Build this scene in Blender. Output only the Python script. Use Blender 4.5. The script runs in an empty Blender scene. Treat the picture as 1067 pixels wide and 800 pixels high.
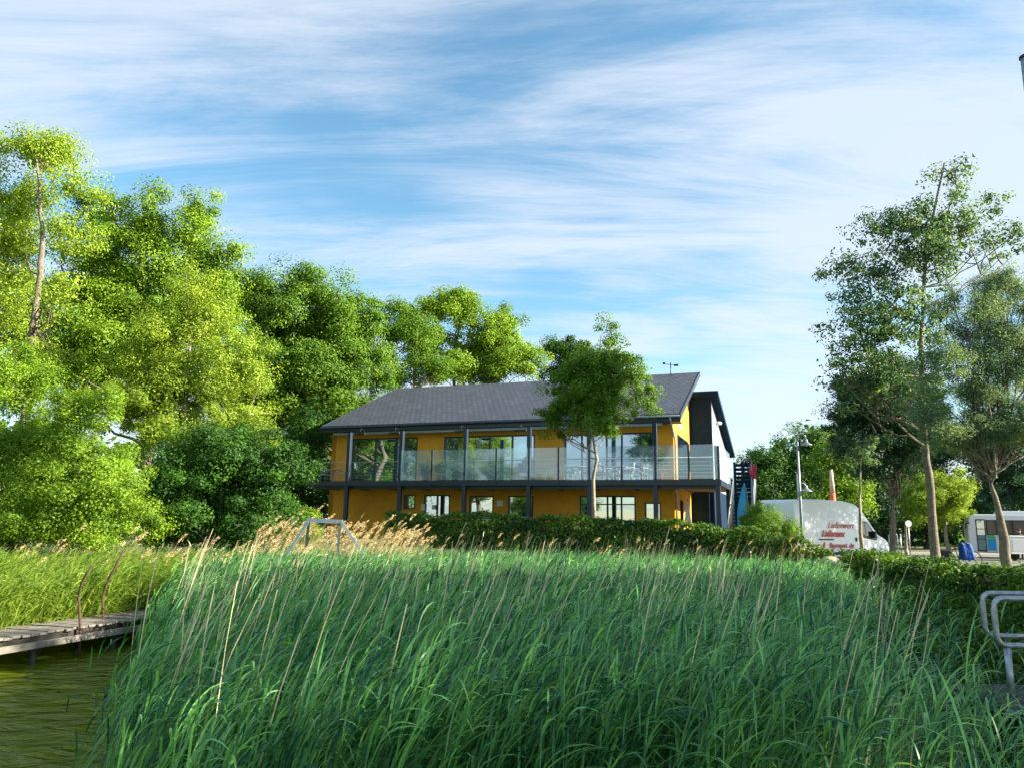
import bpy, math, random
import numpy as np
from mathutils import Vector, Matrix

random.seed(7)
RNG = np.random.default_rng(11)
SC = bpy.context.scene
COL = SC.collection
R = math.radians

# ------------------------------------------------------------------ camera model
W0, H0, F0 = 1067.0, 800.0, 776.0
HZ = 545.3
PITCH = math.atan((HZ - 400) / F0)
ROLL = R(1.0)
EYE = Vector((0, 0, 2.2))
CM = (Matrix.Rotation(R(90) + PITCH, 3, 'X') @ Matrix.Rotation(ROLL, 3, 'Z'))

def ray(px, py):
    return CM @ Vector(((px - W0 / 2) / F0, (H0 / 2 - py) / F0, -1.0))

def P(px, py, Y):
    d = ray(px, py)
    return EYE + d * (Y / d.y)

def G(px, py, z):
    d = ray(px, py)
    return EYE + d * ((z - EYE.z) / d.z)

# ------------------------------------------------------------------ materials
def mat(name, color, rough=0.6, metal=0.0, spec=0.5, noise=0.0, nscale=8.0, bump=0.0, bscale=None, color2=None, coat=0.0):
    m = bpy.data.materials.new(name)
    m.use_nodes = True
    nt = m.node_tree
    b = nt.nodes['Principled BSDF']
    b.inputs['Base Color'].default_value = (*color, 1)
    b.inputs['Roughness'].default_value = rough
    b.inputs['Metallic'].default_value = metal
    b.inputs['Specular IOR Level'].default_value = spec
    b.inputs['Coat Weight'].default_value = coat
    if noise > 0 or color2:
        tc = nt.nodes.new('ShaderNodeTexCoord')
        n = nt.nodes.new('ShaderNodeTexNoise')
        n.inputs['Scale'].default_value = nscale
        n.inputs['Detail'].default_value = 6
        n.inputs['Roughness'].default_value = 0.65
        nt.links.new(tc.outputs['Object'], n.inputs['Vector'])
        r = nt.nodes.new('ShaderNodeValToRGB')
        c2 = color2 or tuple(c * (1 - noise) for c in color)
        r.color_ramp.elements[0].position = 0.35
        r.color_ramp.elements[1].position = 0.68
        r.color_ramp.elements[0].color = (*c2, 1)
        r.color_ramp.elements[1].color = (*[min(1, c * (1 + noise * 0.3)) for c in color], 1)
        nt.links.new(n.outputs['Fac'], r.inputs['Fac'])
        nt.links.new(r.outputs['Color'], b.inputs['Base Color'])
    if bump > 0:
        tc2 = nt.nodes.new('ShaderNodeTexCoord')
        n2 = nt.nodes.new('ShaderNodeTexNoise')
        n2.inputs['Scale'].default_value = bscale or nscale * 3
        n2.inputs['Detail'].default_value = 8
        nt.links.new(tc2.outputs['Object'], n2.inputs['Vector'])
        bp = nt.nodes.new('ShaderNodeBump')
        bp.inputs['Strength'].default_value = bump
        bp.inputs['Distance'].default_value = 0.03
        nt.links.new(n2.outputs['Fac'], bp.inputs['Height'])
        nt.links.new(bp.outputs['Normal'], b.inputs['Normal'])
    return m

def leafmat(name, c1, c2, transl=0.35, rough=0.58, spec=0.22, tgain=1.6, p0=0.0, p1=1.0):
    """leaf: colour varies leaf by leaf through the point attribute v"""
    m = bpy.data.materials.new(name)
    m.use_nodes = True
    nt = m.node_tree
    b = nt.nodes['Principled BSDF']
    out = nt.nodes['Material Output']
    a = nt.nodes.new('ShaderNodeAttribute'); a.attribute_name = 'v'
    r = nt.nodes.new('ShaderNodeValToRGB')
    r.color_ramp.elements[0].color = (*c1, 1); r.color_ramp.elements[1].color = (*c2, 1)
    r.color_ramp.elements[0].position = p0; r.color_ramp.elements[1].position = p1
    nt.links.new(a.outputs['Fac'], r.inputs['Fac'])
    nt.links.new(r.outputs['Color'], b.inputs['Base Color'])
    b.inputs['Roughness'].default_value = rough
    b.inputs['Specular IOR Level'].default_value = spec
    t = nt.nodes.new('ShaderNodeBsdfTranslucent')
    g = nt.nodes.new('ShaderNodeMix'); g.data_type = 'RGBA'; g.blend_type = 'MULTIPLY'
    g.inputs['Factor'].default_value = 1
    nt.links.new(r.outputs['Color'], g.inputs['A'])
    g.inputs['B'].default_value = (tgain * 1.15, tgain * 1.1, tgain * 0.45, 1)
    nt.links.new(g.outputs['Result'], t.inputs['Color'])
    mx = nt.nodes.new('ShaderNodeMixShader'); mx.inputs['Fac'].default_value = transl
    nt.links.new(b.outputs['BSDF'], mx.inputs[1]); nt.links.new(t.outputs['BSDF'], mx.inputs[2])
    nt.links.new(mx.outputs['Shader'], out.inputs['Surface'])
    return m

M = {}
M['orange'] = mat('orange_render', (0.78, 0.36, 0.025), 0.85, noise=0.24, nscale=0.9, bump=0.35, bscale=60)
M['dark'] = mat('dark_frame_metal', (0.012, 0.022, 0.034), 0.42)
M['steel'] = mat('dark_blue_steel', (0.012, 0.03, 0.055), 0.4, noise=0.2, nscale=5)
M['soffit'] = mat('underside_boards', (0.03, 0.03, 0.033), 0.7, noise=0.3)
M['slate'] = None
M['deckwood'] = mat('deck_boards', (0.16, 0.13, 0.1), 0.7, noise=0.4, nscale=6)
M['annex'] = mat('dark_cladding', (0.010, 0.028, 0.060), 0.9, spec=.08, noise=0.3, nscale=3)
M['annexside'] = mat('weathered_metal_cladding', (0.30, 0.31, 0.33), 0.5, noise=0.5, nscale=1.5)
M['galv'] = mat('galvanised_steel', (0.42, 0.46, 0.50), 0.42, metal=0.75, noise=0.35, nscale=22)
M['galvdull'] = mat('dull_galvanised_steel', (0.30, 0.36, 0.42), 0.5, metal=0.5, noise=0.4, nscale=14)
M['rust'] = mat('rusty_iron', (0.075, 0.035, 0.022), 0.8, noise=0.5, nscale=25, bump=0.4)
M['plank'] = mat('weathered_planks', (0.25, 0.22, 0.19), 0.8, noise=0.5, nscale=5, bump=0.4)
M['paleplank'] = mat('pale_weathered_beam', (0.26, 0.24, 0.20), 0.8, noise=0.35, nscale=4, bump=0.3)
M['rubber'] = mat('black_rubber', (0.012, 0.013, 0.016), 0.7, noise=0.3)
M['mud'] = mat('dark_wet_wood', (0.03, 0.028, 0.02), 0.6, noise=0.3)
M['darkglass'] = mat('dark_vehicle_glass', (0.01, 0.014, 0.02), 0.06, spec=.7)
M['white'] = mat('white_van_paint', (0.80, 0.83, 0.88), 0.28, coat=0.4)
M['bwhite'] = mat('white_bus_paint', (0.70, 0.72, 0.74), 0.3, coat=0.3)
M['green'] = mat('green_bus_paint', (0.02, 0.42, 0.06), 0.35, coat=0.3)
M['grey'] = mat('grey_plastic', (0.35, 0.37, 0.40), 0.5)
M['black'] = mat('black_plastic', (0.012, 0.012, 0.014), 0.45)
M['tyre'] = mat('tyre_rubber', (0.015, 0.015, 0.015), 0.85)
M['redtext'] = mat('red_lettering', (0.62, 0.03, 0.035), 0.4)
M['greytext'] = mat('grey_lettering', (0.42, 0.36, 0.42), 0.4)
M['blue'] = mat('blue_cloth', (0.012, 0.09, 0.42), 0.8, noise=0.25)
M['cyan'] = mat('sky_blue_flag_cloth', (0.03, 0.32, 0.62), 0.7, noise=0.15)
M['pink'] = mat('pink_red_flag_cloth', (0.62, 0.05, 0.12), 0.7, noise=0.15)
M['redpole'] = mat('red_painted_pole', (0.62, 0.12, 0.06), 0.6, noise=0.2)
M['palewood'] = mat('pale_pole', (0.55, 0.45, 0.36), 0.7, noise=0.2)
M['signwhite'] = mat('white_sign', (0.75, 0.76, 0.76), 0.5)
M['chair'] = mat('pale_metal_chair', (0.42, 0.46, 0.50), 0.5)
M['wicker'] = mat('blue_grey_wicker', (0.10, 0.18, 0.24), 0.8, noise=0.5, nscale=40)
M['terracotta'] = mat('terracotta_pot', (0.30, 0.11, 0.05), 0.8)
M['rock'] = mat('pale_sandstone', (0.52, 0.40, 0.26), 0.9, noise=0.3, nscale=6, bump=0.6)
M['skin'] = mat('skin', (0.50, 0.26, 0.18), 0.6)
M['clothdark'] = mat('dark_cloth', (0.02, 0.022, 0.03), 0.9)
M['asphalt'] = mat('asphalt', (0.16, 0.155, 0.15), 0.9, noise=0.25, nscale=2, bump=0.2, bscale=60)
M['kerb'] = mat('kerb_stone', (0.38, 0.36, 0.32), 0.85, noise=0.2)
M['yellow'] = mat('yellow_kerb_paint', (0.60, 0.42, 0.04), 0.7)
M['bark'] = mat('grey_brown_bark', (0.20, 0.165, 0.125), 0.9, noise=0.5, nscale=7, bump=0.9, bscale=22)
M['barkpale'] = mat('pale_bark', (0.33, 0.27, 0.20), 0.9, noise=0.45, nscale=9, bump=0.8, bscale=26)
M['barkdark'] = mat('dark_bark', (0.09, 0.07, 0.055), 0.9, noise=0.4, nscale=6, bump=0.8, bscale=20)
M['twig'] = mat('twigs_and_dark_core', (0.035, 0.032, 0.018), 0.9, noise=0.4, nscale=10)

def glass_window():
    m = bpy.data.materials.new('window_glass'); m.use_nodes = True
    nt = m.node_tree; nt.nodes.clear()
    o = nt.nodes.new('ShaderNodeOutputMaterial')
    g = nt.nodes.new('ShaderNodeBsdfGlossy'); g.inputs['Roughness'].default_value = 0.015
    g.inputs['Color'].default_value = (0.72, 0.90, 1.0, 1)
    tc = nt.nodes.new('ShaderNodeTexCoord'); n = nt.nodes.new('ShaderNodeTexNoise'); n.inputs['Scale'].default_value = 0.8
    bp = nt.nodes.new('ShaderNodeBump'); bp.inputs['Strength'].default_value = 0.06; bp.inputs['Distance'].default_value = 0.05
    nt.links.new(tc.outputs['Object'], n.inputs['Vector']); nt.links.new(n.outputs['Fac'], bp.inputs['Height'])
    nt.links.new(bp.outputs['Normal'], g.inputs['Normal'])
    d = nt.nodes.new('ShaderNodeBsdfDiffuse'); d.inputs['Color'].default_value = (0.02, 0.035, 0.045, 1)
    fr = nt.nodes.new('ShaderNodeFresnel'); fr.inputs['IOR'].default_value = 2.6
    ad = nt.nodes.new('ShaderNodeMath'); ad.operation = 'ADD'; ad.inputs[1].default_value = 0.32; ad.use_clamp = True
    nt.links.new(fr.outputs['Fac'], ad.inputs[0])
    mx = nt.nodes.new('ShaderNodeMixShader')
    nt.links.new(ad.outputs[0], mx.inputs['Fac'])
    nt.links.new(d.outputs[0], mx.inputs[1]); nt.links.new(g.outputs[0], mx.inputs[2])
    nt.links.new(mx.outputs[0], o.inputs['Surface'])
    return m
M['window'] = glass_window()

def glass_clear():
    m = bpy.data.materials.new('balustrade_glass'); m.use_nodes = True
    nt = m.node_tree; nt.nodes.clear()
    o = nt.nodes.new('ShaderNodeOutputMaterial')
    t = nt.nodes.new('ShaderNodeBsdfTransparent'); t.inputs['Color'].default_value = (0.93, 0.975, 1, 1)
    g = nt.nodes.new('ShaderNodeBsdfGlossy'); g.inputs['Roughness'].default_value = 0.02
    d = nt.nodes.new('ShaderNodeBsdfDiffuse'); d.inputs['Color'].default_value = (0.46, 0.68, 0.85, 1)
    m1 = nt.nodes.new('ShaderNodeMixShader'); m1.inputs['Fac'].default_value = 0.11
    m2 = nt.nodes.new('ShaderNodeMixShader'); m2.inputs['Fac'].default_value = 0.13
    nt.links.new(t.outputs[0], m1.inputs[1]); nt.links.new(g.outputs[0], m1.inputs[2])
    nt.links.new(m1.outputs[0], m2.inputs[1]); nt.links.new(d.outputs[0], m2.inputs[2])
    nt.links.new(m2.outputs[0], o.inputs['Surface'])
    return m
M['glass'] = glass_clear()

def slate_mat():
    m = mat('dark_roof_tiles', (0.10, 0.11, 0.13), 0.6)
    nt = m.node_tree; b = nt.nodes['Principled BSDF']
    tc = nt.nodes.new('ShaderNodeTexCoord')
    mp = nt.nodes.new('ShaderNodeMapping'); mp.inputs['Scale'].default_value = (1, 1, 1)
    br = nt.nodes.new('ShaderNodeTexBrick')
    br.inputs['Scale'].default_value = 1.0
    br.inputs['Brick Width'].default_value = 0.33; br.inputs['Row Height'].default_value = 0.36
    br.inputs['Mortar Size'].default_value = 0.04
    br.inputs['Color1'].default_value = (0.045, 0.055, 0.080, 1); br.inputs['Color2'].default_value = (0.072, 0.085, 0.112, 1)
    br.inputs['Mortar'].default_value = (0.03, 0.033, 0.04, 1)
    nz = nt.nodes.new('ShaderNodeTexNoise'); nz.inputs['Scale'].default_value = 0.9; nz.inputs['Detail'].default_value = 5
    mxn = nt.nodes.new('ShaderNodeMix'); mxn.data_type = 'RGBA'; mxn.blend_type = 'MULTIPLY'; mxn.inputs['Factor'].default_value = 0.3
    rp = nt.nodes.new('ShaderNodeValToRGB'); rp.color_ramp.elements[0].position = 0.35; rp.color_ramp.elements[1].position = 0.65
    rp.color_ramp.elements[0].color = (0.45, 0.45, 0.5, 1); rp.color_ramp.elements[1].color = (1.3, 1.25, 1.2, 1)
    nt.links.new(tc.outputs['Object'], mp.inputs['Vector']); nt.links.new(mp.outputs[0], br.inputs['Vector'])
    nt.links.new(tc.outputs['Object'], nz.inputs['Vector']); nt.links.new(nz.outputs['Fac'], rp.inputs['Fac'])
    nt.links.new(br.outputs['Color'], mxn.inputs['A']); nt.links.new(rp.outputs['Color'], mxn.inputs['B'])
    nt.links.new(mxn.outputs['Result'], b.inputs['Base Color'])
    bp = nt.nodes.new('ShaderNodeBump'); bp.inputs['Strength'].default_value = 0.7; bp.inputs['Distance'].default_value = 0.03
    nt.links.new(br.outputs['Color'], bp.inputs['Height']); nt.links.new(bp.outputs['Normal'], b.inputs['Normal'])
    return m
M['slate'] = slate_mat()

# foliage
M['lf_ash'] = leafmat('ash_leaf', (0.12, 0.19, 0.020), (0.32, 0.44, 0.045), 0.36)
M['lf_light'] = leafmat('light_green_leaf', (0.06, 0.135, 0.012), (0.27, 0.42, 0.030), 0.34, p0=.1)
M['lf_yellow'] = leafmat('yellow_green_leaf', (0.08, 0.15, 0.014), (0.34, 0.45, 0.045), 0.34, p0=.1)
M['lf_mid'] = leafmat('mid_green_leaf', (0.045, 0.12, 0.014), (0.16, 0.28, 0.026), 0.36)
M['lf_dark'] = leafmat('dark_and_shaded_green_leaf', (0.012, 0.050, 0.008), (0.075, 0.19, 0.016), 0.26, p0=.25)  # the shade on the big dark bush is put into this darker colour
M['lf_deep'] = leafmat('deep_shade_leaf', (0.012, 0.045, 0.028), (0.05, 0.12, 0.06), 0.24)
M['lf_blue'] = leafmat('blue_green_willow_leaf', (0.03, 0.10, 0.075), (0.30, 0.40, 0.22), 0.34, p0=.2, p1=.9)
M['lf_poplar'] = leafmat('poplar_leaf', (0.022, 0.075, 0.048), (0.23, 0.34, 0.13), 0.28, p0=.3, p1=.95)
M['lf_hedge'] = leafmat('hedge_leaf', (0.014, 0.055, 0.012), (0.15, 0.28, 0.025), 0.22, p0=.15)
M['reed'] = leafmat('green_reed', (0.006, 0.075, 0.040), (0.28, 0.62, 0.19), 0.33, rough=0.40, spec=0.45, p0=.24, p1=.95)
M['reed_lit'] = leafmat('sun_tinted_reed', (0.08, 0.20, 0.03), (0.32, 0.40, 0.06), 0.35, rough=0.45)  # yellow-green copy of the reed leaf with sunlight put into its colour
M['dry'] = leafmat('dry_reed', (0.42, 0.31, 0.16), (0.74, 0.58, 0.34), 0.25, rough=0.7, spec=0.2, tgain=1.2)
M['dry2'] = leafmat('bleached_reed_stalk', (0.62, 0.50, 0.30), (0.88, 0.76, 0.52), 0.15, rough=0.7, spec=0.2, tgain=1.2)
M['grass'] = leafmat('grass_blade', (0.06, 0.13, 0.015), (0.15, 0.22, 0.03), 0.3)

def ground_mat():
    m = mat('grassy_ground', (0.10, 0.15, 0.03), 0.95, noise=0.5, nscale=0.8, color2=(0.06, 0.07, 0.025), bump=0.5, bscale=12)
    return m
M['ground'] = ground_mat()

def water_mat():
    m = bpy.data.materials.new('lake_water'); m.use_nodes = True
    nt = m.node_tree; b = nt.nodes['Principled BSDF']
    b.inputs['Base Color'].default_value = (0.095, 0.125, 0.004, 1)
    b.inputs['Roughness'].default_value = 0.04
    b.inputs['IOR'].default_value = 1.33
    tc = nt.nodes.new('ShaderNodeTexCoord')
    mp = nt.nodes.new('ShaderNodeMapping'); mp.inputs['Scale'].default_value = (1.0, 1.8, 1.0); mp.inputs['Rotation'].default_value = (0, 0, R(12))
    n = nt.nodes.new('ShaderNodeTexNoise'); n.inputs['Scale'].default_value = 2.4; n.inputs['Detail'].default_value = 5; n.inputs['Distortion'].default_value = 0.6
    nt.links.new(tc.outputs['Object'], mp.inputs['Vector']); nt.links.new(mp.outputs[0], n.inputs['Vector'])
    bp = nt.nodes.new('ShaderNodeBump'); bp.inputs['Strength'].default_value = 1.0; bp.inputs['Distance'].default_value = 0.13
    nt.links.new(n.outputs['Fac'], bp.inputs['Height']); nt.links.new(bp.outputs['Normal'], b.inputs['Normal'])
    return m
M['water'] = water_mat()

# ------------------------------------------------------------------ mesh helpers
class MB:
    def __init__(s): s.v = []; s.f = []; s.sm = []
    def add(s, vs, fs, smooth=False):
        o = len(s.v); s.v += [tuple(p) for p in vs]; s.f += [tuple(i + o for i in q) for q in fs]; s.sm += [smooth] * len(fs)
    def box(s, x0, x1, y0, y1, z0, z1):
        s.add([(x0, y0, z0), (x1, y0, z0), (x1, y1, z0), (x0, y1, z0), (x0, y0, z1), (x1, y0, z1), (x1, y1, z1), (x0, y1, z1)],
              [(0, 3, 2, 1), (4, 5, 6, 7), (0, 1, 5, 4), (1, 2, 6, 5), (2, 3, 7, 6), (3, 0, 4, 7)])
        return s
    def tube(s, pts, rad, n=8, caps=True):
        pts = [Vector(p) for p in pts]; rr = rad if isinstance(rad, (list, tuple)) else [rad] * len(pts)
        vs = []; up = Vector((0.13, 0.21, 0.97))
        for i, p in enumerate(pts):
            t = (pts[min(i + 1, len(pts) - 1)] - pts[max(i - 1, 0)])
            if t.length < 1e-6: t = Vector((0, 0, 1))
            t.normalize()
            a = t.cross(up)
            if a.length < 0.2: a = t.cross(Vector((1, 0.1, 0)))
            a.normalize(); b = t.cross(a)
            for k in range(n):
                q = 2 * math.pi * k / n
                vs.append(p + (a * math.cos(q) + b * math.sin(q)) * rr[i])
        fs = []
        for i in range(len(pts) - 1):
            for k in range(n):
                k2 = (k + 1) % n
                fs.append((i * n + k, i * n + k2, (i + 1) * n + k2, (i + 1) * n + k))
        s.add(vs, fs, True)
        if caps:
            o = len(s.v) - len(vs)
            s.f.append(tuple(o + k for k in range(n))[::-1]); s.sm.append(False)
            s.f.append(tuple(o + (len(pts) - 1) * n + k for k in range(n))); s.sm.append(False)
        return s
    def beam(s, p, q, w, h=None):
        """rectangular bar from p to q"""
        h = h or w; p = Vector(p); q = Vector(q); t = (q - p).normalized()
        a = t.cross(Vector((0, 0, 1)))
        if a.length < 0.05: a = Vector((1, 0, 0))
        a.normalize(); b = a.cross(t).normalized()
        c = [a * (-w / 2) - b * (h / 2), a * (w / 2) - b * (h / 2), a * (w / 2) + b * (h / 2), a * (-w / 2) + b * (h / 2)]
        s.add([p + k for k in c] + [q + k for k in c], [(3, 2, 1, 0), (4, 5, 6, 7), (0, 1, 5, 4), (1, 2, 6, 5), (2, 3, 7, 6), (3, 0, 4, 7)])
        return s
    def lathe(s, prof, n=20, c=(0, 0, 0)):
        vs = []; fs = []
        for r_, z in prof:
            for k in range(n):
                q = 2 * math.pi * k / n
                vs.append((c[0] + r_ * math.cos(q), c[1] + r_ * math.sin(q), c[2] + z))
        for i in range(len(prof) - 1):
            for k in range(n):
                k2 = (k + 1) % n
                fs.append((i * n + k, i * n + k2, (i + 1) * n + k2, (i + 1) * n + k))
        s.add(vs, fs, True); return s
    def prism(s, poly, a0, a1, axis='y'):
        """poly of (p,q) extruded along axis"""
        n = len(poly)
        def mk(p, q, a):
            return (p, a, q) if axis == 'y' else ((a, p, q) if axis == 'x' else (p, q, a))
        s.add([mk(p, q, a0) for p, q in poly] + [mk(p, q, a1) for p, q in poly],
              [tuple(range(n)), tuple(range(2 * n - 1, n - 1, -1))] + [(i, i + n, (i + 1) % n + n, (i + 1) % n) for i in range(n)])
        return s
    def build(s, name, m, parent=None, bevel=0.0, shift=None):
        me = bpy.data.meshes.new(name)
        vs = s.v if shift is None else [(a - shift[0], b - shift[1], c - shift[2]) for a, b, c in s.v]
        me.from_pydata(vs, [], s.f); me.materials.append(m)
        me.polygons.foreach_set('use_smooth', s.sm)
        me.validate(); me.update()
        o = bpy.data.objects.new(name, me); COL.objects.link(o)
        if parent: o.parent = parent
        if bevel:
            b = o.modifiers.new('bevel', 'BEVEL'); b.width = bevel; b.segments = 2; b.limit_method = 'ANGLE'; b.angle_limit = R(35)
        return o

def np_mesh(name, V, Fq, m, parent=None, attr=None, smooth=True):
    """V (n,3), Fq (m,4) quads; attr (n,) float"""
    me = bpy.data.meshes.new(name)
    V = np.asarray(V, dtype=np.float32); Fq = np.asarray(Fq, dtype=np.int32)
    me.vertices.add(len(V)); me.vertices.foreach_set('co', V.ravel())
    k = Fq.shape[1]
    me.loops.add(Fq.size); me.loops.foreach_set('vertex_index', Fq.ravel())
    me.polygons.add(len(Fq)); me.polygons.foreach_set('loop_start', np.arange(0, Fq.size, k, dtype=np.int32))
    me.polygons.foreach_set('loop_total', np.full(len(Fq), k, dtype=np.int32))
    me.polygons.foreach_set('use_smooth', np.full(len(Fq), smooth))
    me.materials.append(m)
    me.update(calc_edges=True)
    if attr is not None:
        a = me.attributes.new('v', 'FLOAT', 'POINT'); a.data.foreach_set('value', np.asarray(attr, dtype=np.float32))
    o = bpy.data.objects.new(name, me); COL.objects.link(o)
    if parent: o.parent = parent
    return o

def tag(o, label=None, cat=None, group=None, kind=None):
    if label: o['label'] = label
    if cat: o['category'] = cat
    if group: o['group'] = group
    if kind: o['kind'] = kind
    return o

def thing(name, label, cat, loc=(0, 0, 0), rz=0.0, group=None):
    o = bpy.data.objects.new(name, None); COL.objects.link(o)
    o.empty_display_size = 0.2
    o.location = loc; o.rotation_euler = (0, 0, rz)
    return tag(o, label, cat, group)

def dup(root, loc, rz, label, group=None):
    def cp(o, par):
        c = o.copy(); COL.objects.link(c)
        if par: c.parent = par
        for ch in o.children: cp(ch, c)
        return c
    r = cp(root, None); r.location = loc; r.rotation_euler = (0, 0, rz)
    r['label'] = label
    if group: r['group'] = group
    return r

# ------------------------------------------------------------------ terrain
SHORE = np.array([(-400, 24), (-60, 19), (-14, 16.6), (-9, 17.5), (-5.5, 20.5), (-2, 24.3), (5.0, 24.6), (8.6, 23.9), (8.8, 21.5),
                  (7.2, 17), (6.3, 12.5), (6.2, 9), (6.8, 4), (7, -40), (7, -400)], dtype=float)

def shore_sd(x, y):
    """signed distance to the shoreline: positive on land"""
    x = np.asarray(x, float); y = np.asarray(y, float)
    best = np.full(x.shape, 1e9); sign = np.ones(x.shape)
    for a, b in zip(SHORE[:-1], SHORE[1:]):
        d = b - a; L2 = d @ d
        t = np.clip(((x - a[0]) * d[0] + (y - a[1]) * d[1]) / L2, 0, 1)
        qx = x - (a[0] + t * d[0]); qy = y - (a[1] + t * d[1])
        dd = np.hypot(qx, qy)
        cr = d[0] * qy - d[1] * qx
        upd = dd < best
        best = np.where(upd, dd, best); sign = np.where(upd, np.where(cr > 0, 1, -1), sign)
    return best * sign

def sstep(a, b, x):
    t = np.clip((x - a) / (b - a), 0, 1); return t * t * (3 - 2 * t)

def ground_h(x, y):
    x = np.asarray(x, float); y = np.asarray(y, float)
    sd = shore_sd(x, y)
    land = 0.60 + 0.70 * sstep(11.5, 7.5, x) * sstep(23.5, 28.5, y)
    h = np.where(sd > 0, land * sstep(-0.2, 2.4, sd) + 0.05 * sstep(0, 0.5, sd), 0) + np.where(sd < 0.3, -0.7 * sstep(0.3, -2.5, sd), 0)
    h = h + 0.03 * np.sin(x * 1.3) * np.cos(y * 1.1) * (sd > 1)
    return h

def gh(x, y): return float(ground_h(np.array([x]), np.array([y]))[0])

def grid_sheet(name, xs, ys, hf, m):
    X, Y = np.meshgrid(xs, ys)
    Z = hf(X, Y) if hf else np.zeros_like(X)
    V = np.stack([X.ravel(), Y.ravel(), Z.ravel()], 1)
    nx, ny = len(xs), len(ys)
    i = np.arange(nx * ny).reshape(ny, nx)
    Fq = np.stack([i[:-1, :-1].ravel(), i[:-1, 1:].ravel(), i[1:, 1:].ravel(), i[1:, :-1].ravel()], 1)
    return np_mesh(name, V, Fq, m)

xs = np.concatenate([[-900, -500, -250, -120], np.arange(-60, 60, 0.7), [80, 120, 250, 500, 900]])
ys = np.concatenate([[-400, -200, -100, -50], np.arange(-30, 75, 0.7), [90, 120, 200, 400, 900]])
tag(grid_sheet('ground', xs, ys, ground_h, M['ground']), kind='structure')
tag(grid_sheet('water', [-900, -60, 0, 30, 60], [-400, -50, 0, 20, 60], None, M['water']), kind='structure')

# road: follows the land at the right
def flat_poly(name, pts, z, m):
    b = MB(); b.add([(x, y, z) for x, y in pts], [tuple(range(len(pts)))]); return tag(b.build(name, m), kind='structure')
flat_poly('road', [(9.5, 29.5), (12.8, 28.2), (14.5, 24), (60, 20), (60, 56), (18, 52), (12, 44)], 0.655, M['asphalt'])
kb = MB()
for x0, y0, x1, y1 in [(18, 52, 60, 56), (12, 44, 18, 52)]:
    kb.beam((x0, y0, 0.70), (x1, y1, 0.70), 0.15, 0.16)
tag(kb.build('kerb', M['kerb']), kind='structure')
M['paving'] = mat('dark_paving', (0.055, 0.052, 0.05), 0.9, noise=0.3, nscale=3, bump=0.2)
flat_poly('forecourt', [(-13, 47), (-13, 37.5), (9, 30.3), (12, 33), (12, 42), (4, 52)], 1.345, M['paving'])

# ------------------------------------------------------------------ foliage
def leaf_cloud(centers, crad, nper, size, rng, flat=0.75, aspect=0.55, outward=None, up=0.3, vclump=None):
    n = len(centers)
    C = np.repeat(centers, nper, 0); Rr = np.repeat(crad, nper)
    N = len(C)
    d = rng.normal(size=(N, 3)); d /= np.linalg.norm(d, axis=1, keepdims=True)
    rad = Rr * (.15 + .85 * rng.uniform(0, 1, N) ** 0.5)
    off = d * rad[:, None]; off[:, 2] *= flat
    pos = C + off
    nrm = rng.normal(size=(N, 3)) * .62 + d * 1.25
    nrm[:, 2] += up
    if outward is not None:
        o = pos - outward; o /= (np.linalg.norm(o, axis=1, keepdims=True) + 1e-6); nrm += o * 0.5
    nrm /= np.linalg.norm(nrm, axis=1, keepdims=True)
    t = rng.normal(size=(N, 3)); t[:, 2] -= 0.4
    t -= nrm * (t * nrm).sum(1, keepdims=True); t /= (np.linalg.norm(t, axis=1, keepdims=True) + 1e-6)
    b = np.cross(nrm, t)
    s = size * rng.uniform(0.6, 1.35, N)[:, None]
    w = s * aspect
    mid = pos + nrm * s * 0.10
    V = np.empty((N, 4, 3))
    V[:, 0] = pos - t * s * 0.5
    V[:, 1] = mid + b * w * 0.5 + t * s * 0.05
    V[:, 2] = pos + t * s * 0.5
    V[:, 3] = mid - b * w * 0.5 + t * s * 0.05
    Fq = np.arange(N * 4).reshape(N, 4)
    vc = rng.uniform(0, 1, n) if vclump is None else vclump
    v = np.repeat(vc, nper) * 0.5 + rng.uniform(0, 1, N) * 0.5
    return V.reshape(-1, 3), Fq, np.repeat(v, 4)

def sample_lobes(lobes, n, rng, shell=2.4, sub=None, subr=.31):
    """clump centres: lobes carry smaller boughs, boughs carry clumps, so the crown has bulges and gaps"""
    vol = np.array([(l[1][0] * l[1][1] * l[1][2]) ** (2 / 3) for l in lobes]); pr = vol / vol.sum()
    k0 = rng.choice(len(lobes), n, p=pr)
    c0 = np.array([l[0] for l in lobes])[k0]; r0 = np.array([l[1] for l in lobes])[k0]
    d = rng.normal(size=(n, 3)); d /= np.linalg.norm(d, axis=1, keepdims=True)
    plain = c0 + d * r0 * (rng.uniform(0, 1, n) ** (1 / shell) * (1 + .12 * rng.normal(size=n)))[:, None]
    if sub == 0: return plain, r0.mean(1)
    ns = sub or max(len(lobes) * 7, n // 8)
    k = rng.choice(len(lobes), ns, p=pr)
    c = np.array([l[0] for l in lobes])[k]; r = np.array([l[1] for l in lobes])[k]
    d = rng.normal(size=(ns, 3)); d /= np.linalg.norm(d, axis=1, keepdims=True)
    rad = rng.uniform(0.05, 1, ns) ** (1 / shell) * rng.uniform(.8, 1.2, ns)
    sc = c + d * r * (rad * .88)[:, None]
    sr = r * subr * rng.uniform(.45, 1.3, ns)[:, None] * rng.uniform(.8, 1.2, (ns, 3))
    w = sr.mean(1) ** 1.7; w /= w.sum()
    q = rng.choice(ns, n, p=w)
    d = rng.normal(size=(n, 3))
    pos = sc[q] + d * sr[q] * .52
    pick = rng.uniform(0, 1, n) < .25
    pos[pick] = plain[pick]
    return pos, sr[q].mean(1)

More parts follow.
